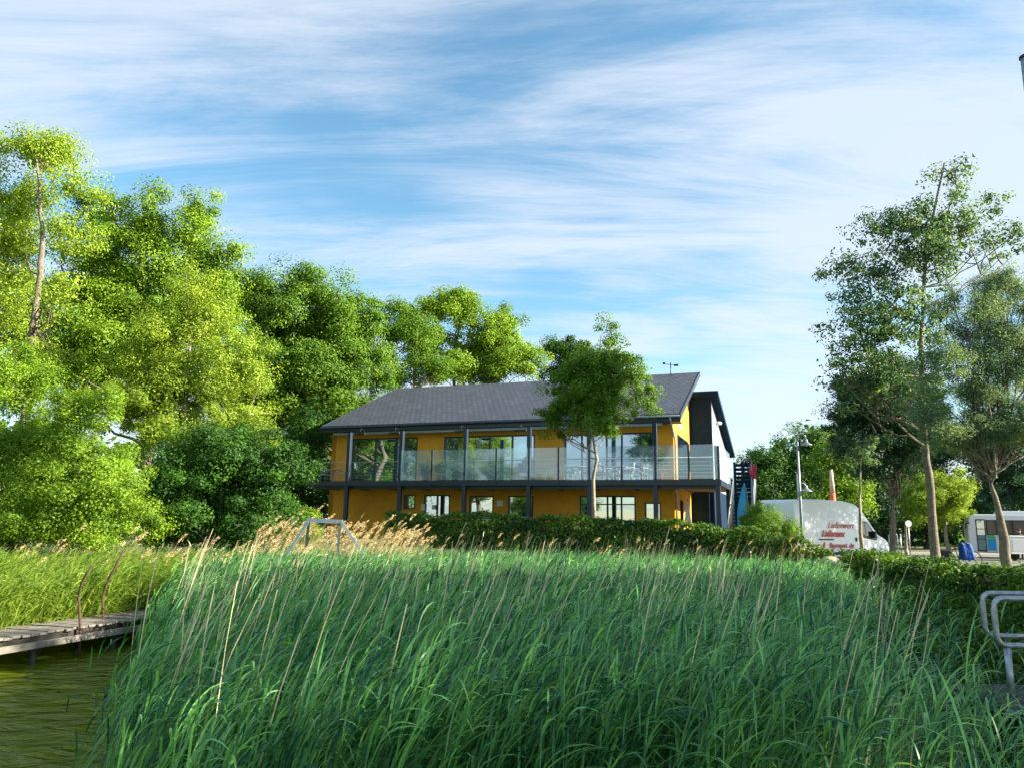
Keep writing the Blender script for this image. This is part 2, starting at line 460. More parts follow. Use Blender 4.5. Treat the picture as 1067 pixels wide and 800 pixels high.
def limb(mb, p, q, r0, r1, rng, sag=0.12, seg=5, n=6):
    p = Vector(p); q = Vector(q); L = (q - p).length
    pts = []
    for i in range(seg + 1):
        t = i / seg
        c = p.lerp(q, t)
        c.z += math.sin(t * math.pi) * L * sag * -0.5
        if 0 < i < seg: c += Vector(rng.normal(size=3)) * L * 0.035
        pts.append(c)
    mb.tube(pts, [r0 + (r1 - r0) * (i / seg) for i in range(seg + 1)], n, caps=False)
    return pts

def tree(name, label, Y, base_px, lobes_px, leaf, bark, n_clumps, nper, leaf_size, crad, trunk_r, seed,
         trunk_px=None, n_limbs=10, group=None, shell=2.4, depth=0.9, cat='tree', base_z=None, fork_t=0.45, split_head=False, n_twigs=0, flat=0.75, aspect=0.55, sub=None):
    rng = np.random.default_rng(seed)
    lobes = []
    for l in lobes_px:
        px, py, rx, ry = l[:4]; dy = l[4] if len(l) > 4 else 0
        c = P(px, py, Y + dy); sc = (Y + dy) / F0
        lobes.append((tuple(c), (rx * sc, rx * sc * depth, ry * sc)))
    bx = P(base_px, 560, Y).x
    bz = gh(bx, Y) if base_z is None else base_z
    base = Vector((bx, Y, bz - 0.05))
    root = thing(name, label, cat, base, 0, group)
    C, lr = sample_lobes(lobes, n_clumps, rng, shell, sub)
    C[:, 2] = np.maximum(C[:, 2], bz + 0.15)
    cr = crad * .80 * rng.uniform(0.5, 1.45, n_clumps)
    ctr = C.mean(0)
    V, Fq, v = leaf_cloud(C, cr, int(nper * 2.5), leaf_size * .60, rng, outward=ctr, flat=flat, aspect=aspect)
    V = V - np.array(base)
    # trunk and limbs
    mb = MB()
    if trunk_px:
        tp = [base] + [P(a, b, Y) for a, b in trunk_px]
    else:
        top = Vector((ctr[0], ctr[1], ctr[2] + (C[:, 2].max() - ctr[2]) * 0.45))
        tp = [base.lerp(top, t) + Vector((rng.normal() * 0.03, rng.normal() * 0.03, 0)) * (top.z - base.z) * (0 < t < 1) for t in (0, .2, .4, .6, .8, 1)]
    nseg = len(tp)
    rr = [trunk_r * (1.12 if i == 0 else 1.0 - 0.8 * (i / (nseg - 1)) ** 1.1) for i in range(nseg)]
    # refine the trunk a little so it is not straight
    pts = []; rad = []
    for i in range(nseg - 1):
        for k in range(4):
            t = k / 4
            q = tp[i].lerp(tp[i + 1], t)
            if not (i == 0 and k == 0): q += Vector(rng.normal(size=3)) * trunk_r * 0.10
            pts.append(q); rad.append((rr[i] * (1 - t) + rr[i + 1] * t) * rng.uniform(0.94, 1.06))
    pts.append(tp[-1]); rad.append(rr[-1])
    mb.tube(pts, rad, 10, caps=False)
    if n_limbs:
        order = np.argsort(-(np.linalg.norm(C - ctr, axis=1) + rng.uniform(0, 1, n_clumps) * crad * 3))
        pick = order[: n_limbs * 6: 6][:n_limbs] if len(order) >= n_limbs * 6 else order[:n_limbs]
        ends = []
        for i in pick:
            e = Vector(C[i])
            if split_head:
                s = pts[-1] + Vector((0, 0, -0.05)); sr = trunk_r * 0.20; s = s + Vector((rng.normal() * .10, rng.normal() * .10, rng.uniform(-.25, .1)))
            else:
                cand = [(abs((p.z + (Vector((e.x - p.x, e.y - p.y, 0)).length) * 0.7) - e.z), j) for j, p in enumerate(pts) if j > len(pts) * fork_t * 0.6]
                j = min(cand)[1]; s = pts[j]; sr = max(rad[j] * 0.40, 0.015)
            ll = limb(mb, s, e, sr, 0.010, rng, sag=(-.16 if split_head else .12))
            ends.append(ll)
        for _ in range(n_twigs):
            ll = ends[rng.integers(len(ends))]; s = ll[rng.integers(1, len(ll) - 1)]
            dist = np.linalg.norm(C - np.array(s), axis=1); j = int(rng.choice(np.argsort(dist)[:12]))
            limb(mb, s, Vector(C[j]), 0.03, 0.008, rng, seg=3, n=4)
    mb.build('trunk', M[bark], root, shift=base)
    np_mesh('crown', V, Fq, M[leaf], root, v)
    return root

# ---- left bank
GL = 'trees on the left bank'
tree('ash_tree', 'tall airy pale green tree at the left edge with its bare forked trunk showing', 30, 22,
     [(40, 160, 62, 30, 1), (12, 205, 50, 34, 1.5), (80, 185, 34, 22, 0), (4, 285, 40, 44, 1.5), (70, 245, 36, 28, 1), (25, 250, 44, 26, 1.5), (20, 350, 40, 30, 2), (60, 310, 34, 34, -1), (30, 380, 50, 40, -1)], 'lf_ash', 'bark', 460, 42, 0.20, 0.75, 0.20, 1,
     trunk_px=[(26, 440), (34, 350), (40, 300), (45, 250), (42, 215), (38, 165)], n_limbs=26, group=GL, shell=2.0, n_twigs=60)
tree('broadleaf_tree', 'broad leafy green tree with rounded top right of the tall airy one', 35, 150,
     [(165, 232, 44, 40), (205, 240, 34, 44), (125, 240, 44, 44), (190, 290, 52, 50), (120, 290, 60, 56), (150, 340, 80, 66), (95, 380, 70, 60), (236, 270, 16, 26), (240, 320, 26, 34)], 'lf_light', 'bark', 820, 80, 0.22, 0.9, 0.30, 2, n_limbs=16, group=GL, n_twigs=40)
tree('birch_tree', 'yellowish fine-leaved tree in front of the broad green one', 29, 195,
     [(195, 330, 50, 55), (240, 372, 42, 42), (190, 400, 70, 60), (150, 430, 60, 60), (255, 410, 30, 40), (215, 460, 60, 40)], 'lf_yellow', 'barkpale', 520, 100, 0.15, 0.72, 0.18, 3, n_limbs=18, group=GL, n_twigs=60)
tree('dark_spruce_like_tree', 'dark crown peeping out between the airy tree and the broad green tree', 40, 95,
     [(95, 225, 28, 32), (100, 270, 40, 50), (60, 330, 60, 60), (20, 360, 50, 80)], 'lf_dark', 'barkdark', 220, 80, 0.24, 1.0, 0.25, 4, n_limbs=6, group=GL).name = 'dark_tree'
GB = 'bushes on the left shore'
tree('willow_bush', 'bright light green bush low at the left edge of the shore', 21.5, 20,
     [(15, 400, 45, 45), (20, 470, 60, 60), (5, 530, 50, 50)], 'lf_light', 'bark', 330, 110, 0.115, 0.55, 0.10, 5, n_limbs=10, group=GB, cat='bush')
tree('willow_bush', 'bright light green bush reaching down to the reeds behind the jetty', 20.5, 100,
     [(85, 440, 42, 40), (100, 490, 58, 55), (60, 535, 60, 40), (125, 545, 40, 34)], 'lf_light', 'bark', 380, 110, 0.105, 0.5, 0.10, 6, n_limbs=10, group=GB, cat='bush')
tree('dark_bush', 'big dark green rounded bush between the light bushes and the building', 23, 235,
     [(225, 490, 62, 52), (270, 495, 45, 50), (200, 540, 60, 36), (265, 545, 48, 30), (165, 500, 30, 50, 1.5)], 'lf_dark', 'barkdark', 520, 110, 0.13, 0.55, 0.12, 7, n_limbs=8, group=GB, cat='bush')
tree('small_shrub', 'small bright shrub right of the big dark bush at the hedge end', 25, 300,
     [(300, 548, 26, 18), (325, 552, 18, 16), (275, 560, 24, 14)], 'lf_light', 'bark', 90, 90, 0.10, 0.36, 0.05, 8, n_limbs=4, group=GB, cat='bush')
# ---- behind the building
GT = 'trees behind the building'
tree('dark_oak_tree', 'large dark tree with dense crown left behind the building', 52, 275,
     [(258, 315, 36, 40), (300, 316, 44, 42), (345, 322, 34, 42), (290, 380, 62, 50), (350, 390, 40, 44), (255, 430, 40, 60)], 'lf_mid', 'barkdark', 760, 80, 0.30, 1.15, 0.45, 21, n_limbs=18, group=GT, n_twigs=30)
tree('dark_oak_tree', 'dark tree above the left end of the roof', 54, 345,
     [(350, 350, 36, 44), (378, 340, 26, 36), (392, 385, 26, 36), (330, 440, 50, 40), (370, 415, 34, 30)], 'lf_mid', 'barkdark', 480, 80, 0.30, 1.1, 0.35, 22, n_limbs=14, group=GT, n_twigs=30)
tree('pine_tree', 'thin-crowned tree with bare slanting trunk above the roof', 57, 412,
     [(418, 332, 34, 26), (440, 350, 38, 26), (408, 368, 28, 28), (450, 385, 34, 20), (415, 395, 26, 16)], 'lf_mid', 'barkpale', 250, 60, 0.26, 1.0, 0.28, 23, n_limbs=16, group=GT, n_twigs=30, shell=2.0)
tree('maple_tree', 'light green tree behind the roof with gaps in its crown', 60, 465,
     [(466, 322, 34, 24), (492, 345, 32, 34), (455, 360, 30, 26), (480, 385, 44, 18), (510, 375, 22, 24)], 'lf_light', 'bark', 290, 70, 0.30, 1.05, 0.3, 24, n_limbs=16, group=GT, n_twigs=26, shell=2.0)
tree('maple_tree', 'rounded light green tree behind the middle of the roof', 61, 520,
     [(518, 350, 28, 28), (530, 372, 30, 24), (554, 378, 20, 18), (500, 388, 26, 14)], 'lf_light', 'bark', 250, 75, 0.28, 0.95, 0.28, 25, n_limbs=10, group=GT, n_twigs=20)
tree('dark_oak_tree', 'dark crown just left behind the young tree', 66, 588,
     [(588, 366, 26, 18), (605, 380, 30, 20), (575, 385, 20, 14)], 'lf_dark', 'barkdark', 140, 80, 0.28, 0.95, 0.28, 26, n_limbs=6, group=GT)
tree('shady_tree', 'dark tree beside the left end of the balcony', 48, 318,
     [(318, 470, 30, 50), (300, 520, 30, 34), (335, 520, 22, 34)], 'lf_dark', 'barkdark', 200, 80, 0.24, 0.95, 0.2, 27, n_limbs=6, group=GT)
# ---- young tree in front of the building
tree('young_tree', 'young round-crowned tree with slim pale trunk in front of the balcony', 29.5, 620,
     [(628, 352, 24, 22), (625, 385, 46, 30), (600, 410, 38, 34), (655, 405, 34, 30), (630, 430, 46, 26), (592, 440, 26, 20), (672, 418, 18, 20)], 'lf_mid', 'barkpale', 520, 44, 0.165, 0.44, 0.085, 31,
     trunk_px=[(618, 500), (622, 478), (618, 455), (620, 420), (626, 350)], n_limbs=22, n_twigs=40)
# ---- right
tree('poplar_tree', 'tall open-crowned tree with thick straight trunk rising over the right hedge', 26, 974,
     [(985, 185, 26, 22), (1000, 225, 50, 28), (930, 235, 46, 24), (965, 265, 55, 32), (895, 285, 42, 30), (1045, 250, 26, 24), (890, 335, 40, 36), (940, 330, 55, 44), (900, 395, 42, 42), (950, 400, 50, 42)], 'lf_poplar', 'bark', 520, 22, 0.21, 0.5, 0.145, 41,
     trunk_px=[(969, 510), (962, 450), (960, 380), (962, 300), (970, 235), (984, 170)], n_limbs=34, n_twigs=90, shell=1.9, sub=0)
tree('willow_tree', 'dark pollard willow behind the front of the white van', 30, 928,
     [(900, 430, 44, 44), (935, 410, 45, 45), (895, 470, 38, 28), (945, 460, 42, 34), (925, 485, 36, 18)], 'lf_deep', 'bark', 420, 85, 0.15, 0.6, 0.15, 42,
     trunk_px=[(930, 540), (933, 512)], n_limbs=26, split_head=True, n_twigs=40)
tree('willow_tree', 'pollard willow with leaning trunk nearest to the metal handrail', 21.5, 1050,
     [(1010, 330, 42, 48), (1048, 310, 34, 48), (995, 385, 48, 46), (1045, 380, 48, 50), (985, 440, 42, 34), (1040, 440, 46, 30), (1085, 350, 36, 70), (1085, 430, 36, 40)], 'lf_blue', 'bark', 860, 90, 0.10, 0.42, 0.165, 43,
     trunk_px=[(1043, 545), (1030, 492)], n_limbs=46, split_head=True, n_twigs=90, aspect=0.32)
tree('young_tree', 'thin staked sapling in front of the van cab', 27, 897, [(897, 478, 16, 22), (905, 460, 14, 16)], 'lf_poplar', 'barkpale', 26, 40, 0.13, 0.3, 0.075, 44,
     trunk_px=[(896, 540), (896, 500), (898, 470)], n_limbs=4)
GR = 'trees beyond the road'
far = [
 ('feathery dark tree right of the building annex', 62, 790, [(790, 478, 22, 20), (800, 505, 30, 26)], 'lf_dark', 110, 51),
 ('dark dense tree behind the double lamp', 64, 835, [(835, 468, 34, 28), (825, 505, 46, 34), (855, 500, 34, 40)], 'lf_dark', 300, 52),
 ('bright green tree lit from the right behind the red tapered pole', 56, 878, [(872, 480, 20, 30), (880, 515, 24, 26), (868, 530, 24, 20)], 'lf_light', 140, 53),
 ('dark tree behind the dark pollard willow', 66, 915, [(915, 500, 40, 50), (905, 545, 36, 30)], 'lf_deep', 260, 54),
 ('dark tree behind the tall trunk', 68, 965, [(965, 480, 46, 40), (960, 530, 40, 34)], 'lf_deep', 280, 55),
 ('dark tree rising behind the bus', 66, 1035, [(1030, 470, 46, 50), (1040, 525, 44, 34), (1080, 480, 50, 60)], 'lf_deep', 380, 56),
]
for lab, Yt, bp_, lb, lf, nc, sd in far:
    tree('woodland_tree', lab, Yt, bp_, lb, lf, 'barkdark', nc, 70, 0.30, 1.15, 0.28, sd, n_limbs=6, group=GR)
tree('small_tree', 'small light green tree lit by the sun beyond the road', 48, 988,
     [(985, 508, 26, 20), (970, 528, 22, 18), (1000, 520, 20, 24), (985, 540, 24, 12)], 'lf_yellow', 'barkpale', 150, 80, 0.17, 0.65, 0.15, 61, n_limbs=8, group=GR, trunk_px=[(986, 560), (984, 540), (985, 510)])
tree('small_tree', 'small light green tree beside the signpost beyond the road', 50, 943,
     [(943, 508, 18, 20), (950, 530, 18, 18)], 'lf_mid', 'barkpale', 100, 70, 0.18, 0.65, 0.13, 62, n_limbs=6, group=GR, trunk_px=[(944, 560), (943, 530)])
tree('round_bush', 'round clipped bush in front of the rear of the white van', 28, 800,
     [(800, 543, 28, 18), (788, 548, 20, 16), (815, 550, 18, 14), (800, 556, 30, 14)], 'lf_mid', 'bark', 190, 100, 0.085, 0.34, 0.05, 71, n_limbs=4, cat='bush')

# distant woodland (nobody could count its trees)
rng = np.random.default_rng(90)
wc = []
for a in np.linspace(-75, 95, 260):
    top = 9 + 3 * math.sin(a * 0.21) + 2 * math.sin(a * 0.57 + 1)
    for _ in range(7):
        wc.append((a + rng.normal() * 1.5, 84 + rng.normal() * 4, rng.uniform(0.5, top)))
V, Fq, v = leaf_cloud(np.array(wc), np.full(len(wc), 2.2), 26, 0.75, rng)
o = np_mesh('distant_woodland', V, Fq, M['lf_dark'], None, v); tag(o, 'dark far-off woodland behind the road and building', 'woodland', kind='stuff')

# added trees out of view at the right, placed to shade reeds and van
for i, (x, y, s) in enumerate([(13.2, 9.8, 1.0), (12.6, 5.2, 1.05), (13.0, 0.0, 1.0), (19.5, 8.2, 1.25), (20.5, 2.5, 1.3), (25.0, 30.2, 1.15)]):
    rng = np.random.default_rng(200 + i)
    gz = gh(x, y)
    lobes = [((x, y, gz + 5.2 * s), (2.6 * s, 2.8 * s, 2.6 * s)), ((x - .8, y + 1, gz + 3.9 * s), (2.2 * s, 2.2 * s, 1.9 * s)), ((x + .5, y - 1, gz + 7.0 * s), (1.8 * s, 1.8 * s, 1.9 * s))]
    C, _ = sample_lobes(lobes, 300, rng)
    V, Fq, v = leaf_cloud(C, 0.6 * np.ones(len(C)), 45, 0.2, rng)
    rt = thing('willow_tree', ['added shade willow just outside the right edge of the picture', 'added shade willow beside the metal gangway outside the picture',
        'added shade willow behind the photographer on the right', 'tall added shade tree further inland at the right', 'tall added shade tree inland behind the photographer', 'tall added tree shading the van by the road outside the right edge'][i], 'tree', (x, y, gz - .05), 0, 'added shade trees outside the right edge')
    np_mesh('crown', V - np.array((x, y, gz - .05)), Fq, M['lf_blue'], rt, v)
    mb = MB(); b0 = Vector((x, y, gz - .05)); tp = b0 + Vector((-.2, .1, 3.2 * s))
    mb.tube([b0, b0.lerp(tp, .5) + Vector((.08, 0, 0)), tp], [.24, .2, .17], 10)
    for j in range(14): limb(mb, tp, Vector(C[j * 7]), .08, .012, rng)
    mb.build('trunk', M['bark'], rt, shift=b0)

for i, (x, y, s) in enumerate([(-27.5, 24, 1.3), (-33, 28, 1.5), (-31, 34, 1.4), (-37, 21, 1.4)]):
    rng = np.random.default_rng(230 + i); gz = gh(x, y)
    C, _ = sample_lobes([((x, y, gz + 5.2 * s), (3.4 * s, 3.2 * s, 3.2 * s)), ((x - .8, y + 1, gz + 3 * s), (3 * s, 2.6 * s, 2.2 * s)), ((x + .5, y - 1, gz + 8 * s), (2.3 * s, 2.3 * s, 2 * s))], 330, rng)
    V, Fq, v = leaf_cloud(C, .8 * np.ones(len(C)), 55, .24, rng)
    rt = thing('broadleaf_tree', ['green tree left of the picture edge nearest the jetty', 'tall green tree outside the left picture edge', 'green tree outside the left edge closest to the building', 'green tree furthest out on the left bank'][i], 'tree', (x, y, gz - .05), 0, 'left bank trees outside the picture')
    np_mesh('crown', V - np.array((x, y, gz - .05)), Fq, M['lf_mid'], rt, v)
    mb = MB(); b0 = Vector((x, y, gz - .05)); tp = b0 + Vector((-.2, .1, 6 * s)); mb.tube([b0, b0.lerp(tp, .5) + Vector((.1, 0, 0)), tp], [.28, .22, .12], 10)
    for j in range(10): limb(mb, b0.lerp(tp, .6), Vector(C[j * 7]), .08, .012, rng)
    mb.build('trunk', M['bark'], rt, shift=b0)

# ------------------------------------------------------------------ hedges
def hedge(name, label, path, width, seed, dens=900, leaf=0.055):
    """path: list of (x, y, z_top)"""
    rng = np.random.default_rng(seed)
    p = [np.array(q, float) for q in path]
    base = Vector((p[0][0], p[0][1], gh(p[0][0], p[0][1])))
    root = thing(name, label, 'hedge', base, 0, 'clipped hedges along the shore')
    core = MB(); cs = []; out = []
    for a, b in zip(p[:-1], p[1:]):
        d = (b - a)[:2]; L = np.linalg.norm(d); t = d / L; nrm = np.array([-t[1], t[0]])
        k = 6
        for i in range(k):
            s0, s1 = i / k, (i + 1) / k
            w = width / 2 - 0.14
            q = []
            for s_, in ((s0,), (s1,)):
                c = a + (b - a) * s_; g0 = gh(c[0], c[1]) - .3
                for sg in (-1, 1):
                    q += [(c[0] + nrm[0] * w * sg, c[1] + nrm[1] * w * sg, g0), (c[0] + nrm[0] * w * sg, c[1] + nrm[1] * w * sg, c[2] - .14)]
            core.add(q, [(0, 1, 5, 4), (3, 2, 6, 7), (1, 3, 7, 5), (0, 2, 3, 1), (4, 5, 7, 6)])
        hgt = 1.6
        n = int(L * (2 * hgt + width) * dens)
        s_ = rng.uniform(0, 1, n); side = rng.uniform(0, 2 * hgt + width, n)
        c = a[None] + (b - a)[None] * s_[:, None]
        wob = 0.06 * np.sin(s_ * L * 2.1 + seed) + 0.05 * np.sin(s_ * L * 5.3 + 1) + rng.normal(size=n) * 0.05
        hh = np.where(side < hgt, side, np.where(side < hgt + width, 0, side - hgt - width))  # depth below the top
        lat = np.where(side < hgt, -width / 2, np.where(side < hgt + width, side - hgt - width / 2, width / 2))
        bulge = 0.10 * np.sin(hh * 3 + s_ * L * 1.4)
        lat = lat + np.sign(lat) * (bulge * (hh > 0.02) + rng.normal(size=n) * 0.05) - np.sign(lat) * 0.12 * (hh < 0.12) * (hh > 0)
        x = c[:, 0] + nrm[0] * lat; y = c[:, 1] + nrm[1] * lat
        z = c[:, 2] - hh + wob * (hh < 0.15) + np.where(rng.uniform(0, 1, n) < 0.05, rng.uniform(0, .10, n), 0) * (hh < .1)
        g = ground_h(x, y); ok = z > g
        cs.append(np.stack([x, y, z], 1)[ok])
        o_ = np.stack([np.sign(lat) * nrm[0] * (hh > 0.05), np.sign(lat) * nrm[1] * (hh > 0.05), (hh < 0.1) * 1.0], 1)[ok]
        out.append(o_)
    core.build('dark_core', M['twig'], root, shift=base)  # solid dark box filling the hedge behind its leaves
    C = np.concatenate(cs); O = np.concatenate(out); N = len(C)
    nr = rng.normal(size=(N, 3)) * 0.7 + O; nr /= np.linalg.norm(nr, axis=1, keepdims=True)
    t = rng.normal(size=(N, 3)); t[:, 2] += .5; t -= nr * (t * nr).sum(1, keepdims=True); t /= np.linalg.norm(t, axis=1, keepdims=True)
    b_ = np.cross(nr, t); s = leaf * rng.uniform(.7, 1.5, N)[:, None]
    V = np.empty((N, 4, 3)); V[:, 0] = C - t * s * .6; V[:, 1] = C + b_ * s * .35; V[:, 2] = C + t * s * .6; V[:, 3] = C - b_ * s * .35
    v = np.clip(0.5 + 0.3 * np.sin(C[:, 0] * 1.7 + seed) * np.sin(C[:, 2] * 4 + C[:, 1]) + rng.normal(size=N) * .25, 0, 1)
    np_mesh('leaves', V.reshape(-1, 3) - np.array(base), np.arange(N * 4).reshape(N, 4), M['lf_hedge'], root, np.repeat(v, 4))
    return root

def hp(px, py, Y):
    q = P(px, py, Y); return (q.x, q.y, q.z)
hedge('hedge', 'long clipped hedge in front of the building', [hp(405, 537, 28.5), hp(500, 537, 28), hp(600, 541, 27.4), hp(700, 545, 26.8), hp(780, 552, 26.2)], 0.9, 1, dens=620, leaf=0.075)
hedge('hedge', 'short dark sloping hedge in front of the white van', [hp(783, 553, 26.0), hp(830, 563, 25.4), hp(868, 574, 25)], 0.8, 2, dens=620, leaf=0.075)
hedge('hedge', 'clipped hedge under the right trees next to the handrail', [hp(888, 575, 24), hp(940, 583, 20.5), hp(1000, 593, 16.5), hp(1085, 602, 12.8), hp(1260, 620, 9.6)], 0.95, 3, dens=900, leaf=0.062)
# rough growth on the bank between hedge and water
rng = np.random.default_rng(77)
pc = []
while len(pc) < 2300:
    x, y = rng.uniform(5, 13), rng.uniform(8.8, 26)
    sd = float(shore_sd(np.array([x]), np.array([y]))[0])
    if -0.2 < sd < 3.0 and (y < 24.5) and sd < 2.6 + .4 * math.sin(y): pc.append((x, y, gh(x, y) + rng.uniform(0, .5) * (1.2 - sd * .25)))
V, Fq, v = leaf_cloud(np.array(pc), np.full(len(pc), .30), 42, .10, rng, aspect=.3)
tag(np_mesh('bank_weeds', V, Fq, M['lf_hedge'], None, v), 'dark green weeds on the bank below the right hedge', 'weeds', kind='stuff')

# ------------------------------------------------------------------ reeds
def reeds(name, pts, h, mat_, rng, nleaf=8, llen=0.42, lwid=0.020, wind=0.30, segs=4, stemr=0.004, plume=0.0, wdir=(1.0, 0.15), vb=None, leafy=1.0, zb=None):
    """one mesh: a ribbon stem per plant and arching leaves"""
    N = len(pts)
    wd = np.array([wdir[0], wdir[1], 0.0]); wd /= np.linalg.norm(wd)
    base = np.zeros((N, 3)); base[:, :2] = pts; base[:, 2] = -0.02 if zb is None else zb
    lean = rng.normal(size=(N, 2)) * 0.085; lean[:, 0] += wind * 0.55 * wd[0] * rng.uniform(.5, 1.3, N); lean[:, 1] += wind * .3 * wd[1]
    curve = wind * 0.35 * rng.uniform(.4, 1.4, N)
    sv = rng.uniform(0, 1, N) if vb is None else vb
    def stem(t):     # t (...), position along each stem; t shape (N,) or (N,k)
        tt = t if t.ndim == 2 else t[:, None]
        q = np.empty(tt.shape + (3,))
        hh = h[:, None]
        q[..., 0] = base[:, None, 0] + (lean[:, None, 0] * tt + wd[0] * curve[:, None] * tt ** 2) * hh
        q[..., 1] = base[:, None, 1] + (lean[:, None, 1] * tt + wd[1] * curve[:, None] * tt ** 2) * hh
        q[..., 2] = base[:, None, 2] + hh * (tt - 0.10 * tt ** 2)
        return q
    Vs, Fs, As = [], [], []; off = 0
    # stems
    k = 5
    T = np.tile(np.linspace(0, 1, k), (N, 1)); S = stem(T)
    ang = rng.uniform(0, np.pi, N); side = np.stack([np.cos(ang), np.sin(ang) * .4, np.zeros(N)], 1)
    w = stemr * np.linspace(1, .35, k)
    L = S - side[:, None, :] * w[None, :, None]; Rr = S + side[:, None, :] * w[None, :, None]
    V = np.stack([L, Rr], 2).reshape(N, k * 2, 3)
    idx = np.arange(N)[:, None, None] * (2 * k) + (np.arange(k - 1) * 2)[None, :, None] + np.array([0, 1, 3, 2])[None, None, :]
    Vs.append(V.reshape(-1, 3)); Fs.append(idx.reshape(-1, 4)); As.append(np.repeat(sv * .6 + .2, 2 * k)); off += N * 2 * k
    # leaves
    if nleaf:
        j = np.arange(nleaf)
        t0 = 0.22 + 0.76 * (j[None, :] + rng.uniform(-.3, .3, (N, nleaf))) / (nleaf - 1 + 1e-6); t0 = np.clip(t0, .1, 1.0)
        S = stem(t0)
        az = rng.uniform(0, 2 * np.pi, N)[:, None] + j[None, :] * np.pi + rng.normal(size=(N, nleaf)) * .5
        dirx = np.cos(az) + wd[0] * wind * 3.0; diry = np.sin(az) + wd[1] * wind * 3.0
        nn = np.hypot(dirx, diry) + 1e-6; dirx /= nn; diry /= nn
        Ll = llen * rng.uniform(.55, 1.2, (N, nleaf)) * (0.65 + .5 * np.sin(np.pi * np.clip(t0, 0, 1)))
        up = rng.uniform(.95, 1.75, (N, nleaf)); dr = rng.uniform(.3, 1.35, (N, nleaf)) * (0.7 + wind)
        ss = np.linspace(0, 1, segs + 1)
        s = ss[None, None, :]
        hor = Ll[..., None] * (0.36 * s + .34 * s ** 2)
        zz = Ll[..., None] * (up[..., None] * s * .75 - dr[..., None] * .62 * s ** 2)
        Cc = np.empty((N, nleaf, segs + 1, 3))
        Cc[..., 0] = S[..., 0][..., None] + dirx[..., None] * hor
        Cc[..., 1] = S[..., 1][..., None] + diry[..., None] * hor
        Cc[..., 2] = S[..., 2][..., None] + zz
        prof = np.array([.35] + [math.sin(math.pi * min(.96, .18 + .8 * q)) ** .8 for q in ss[1:-1]] + [.04])
        ww = lwid * rng.uniform(.7, 1.25, (N, nleaf))[..., None] * prof
        tw = rng.normal(size=(N, nleaf)) * .45
        sx = -diry * np.cos(tw); sy = dirx * np.cos(tw); sz = np.sin(tw)
        sd = np.stack([sx, sy, sz], -1)[:, :, None, :]
        L = Cc - sd * ww[..., None] * .5; Rr = Cc + sd * ww[..., None] * .5
        V = np.stack([L, Rr], 3).reshape(N * nleaf, 2 * (segs + 1), 3)
        m = N * nleaf
        idx = np.arange(m)[:, None, None] * (2 * (segs + 1)) + (np.arange(segs) * 2)[None, :, None] + np.array([0, 1, 3, 2])[None, None, :]
        if leafy < 1:
            keep = rng.uniform(0, 1, m) < leafy; idx = idx[keep]
        Vs.append(V.reshape(-1, 3)); Fs.append(idx.reshape(-1, 4) + off)
        As.append(np.repeat((np.repeat(sv, nleaf) * .5 + rng.uniform(0, 1, m) * .5), 2 * (segs + 1))); off += m * 2 * (segs + 1)
    # plumes: feathery drooping heads
    if plume > 0:
        sel = np.where(rng.uniform(0, 1, N) < plume)[0]; K = 40
        tip = stem(np.ones(N))[:, 0][sel]; hs = h[sel]
        u = rng.uniform(0, 1, (len(sel), K)); pl = rng.uniform(.16, .30, len(sel))[:, None]
        ax = np.stack([.62 * u * pl, .1 * u * pl, (u * .95 - u ** 2 * .35) * pl], -1)
        rr = (.028 * np.sin(np.pi * np.clip(u * .85 + .12, 0, 1)))[..., None]
        c = tip[:, None, :] + ax + rng.normal(size=(len(sel), K, 3)) * rr * .6
        d = rng.normal(size=(len(sel), K, 3)) * .5 + np.array([.7, 0, .3]); d /= np.linalg.norm(d, axis=-1, keepdims=True)
        e = np.cross(d, rng.normal(size=d.shape)); e /= np.linalg.norm(e, axis=-1, keepdims=True)
        V = np.stack([c - d * .025, c + e * .008, c + d * .032, c - e * .008], 2).reshape(-1, 3)
        m = len(sel) * K
        Vs.append(V); Fs.append(np.arange(m * 4).reshape(-1, 4) + off); As.append(np.repeat(rng.uniform(.3, 1, m), 4)); off += m * 4
    return np_mesh(name, np.concatenate(Vs), np.concatenate(Fs), M[mat_], None, np.concatenate(As))

def noise2(x, y):
    return (np.sin(x * 1.1 + 1.3) * np.cos(y * 0.9 + .4) + .6 * np.sin(x * 2.3 + y * 1.7) + .4 * np.sin(x * 4.1 - y * 3.3 + 2)) / 2

LEFT_EDGE = [(4.0, -1.9), (5.2, -2.55), (6.6, -3.3), (8.5, -4.0), (11, -5.1), (13.4, -6.1), (15, -6.6), (22, -9)]
def left_x(y): return np.interp(y, [a for a, b in LEFT_EDGE], [b for a, b in LEFT_EDGE])

def field(n, y0, y1, rng, prob):
    x = rng.uniform(-10, 11.5, n * 3); y = rng.uniform(y0, y1, n * 3)
    ok = (np.abs(x) < (y * 0.72 + 1.2)) & (x > left_x(y) + np.abs(rng.normal(size=len(x))) * .35 - .15) & (shore_sd(x, y) < 0.1)
    # clear of the gangway
    ok &= ~((x > 4.6) & (y > 7.0) & (y < 8.8))
    x, y = x[ok], y[ok]
    k = rng.uniform(0, 1, len(x)) < prob(x, y)
    return np.stack([x[k], y[k]], 1)

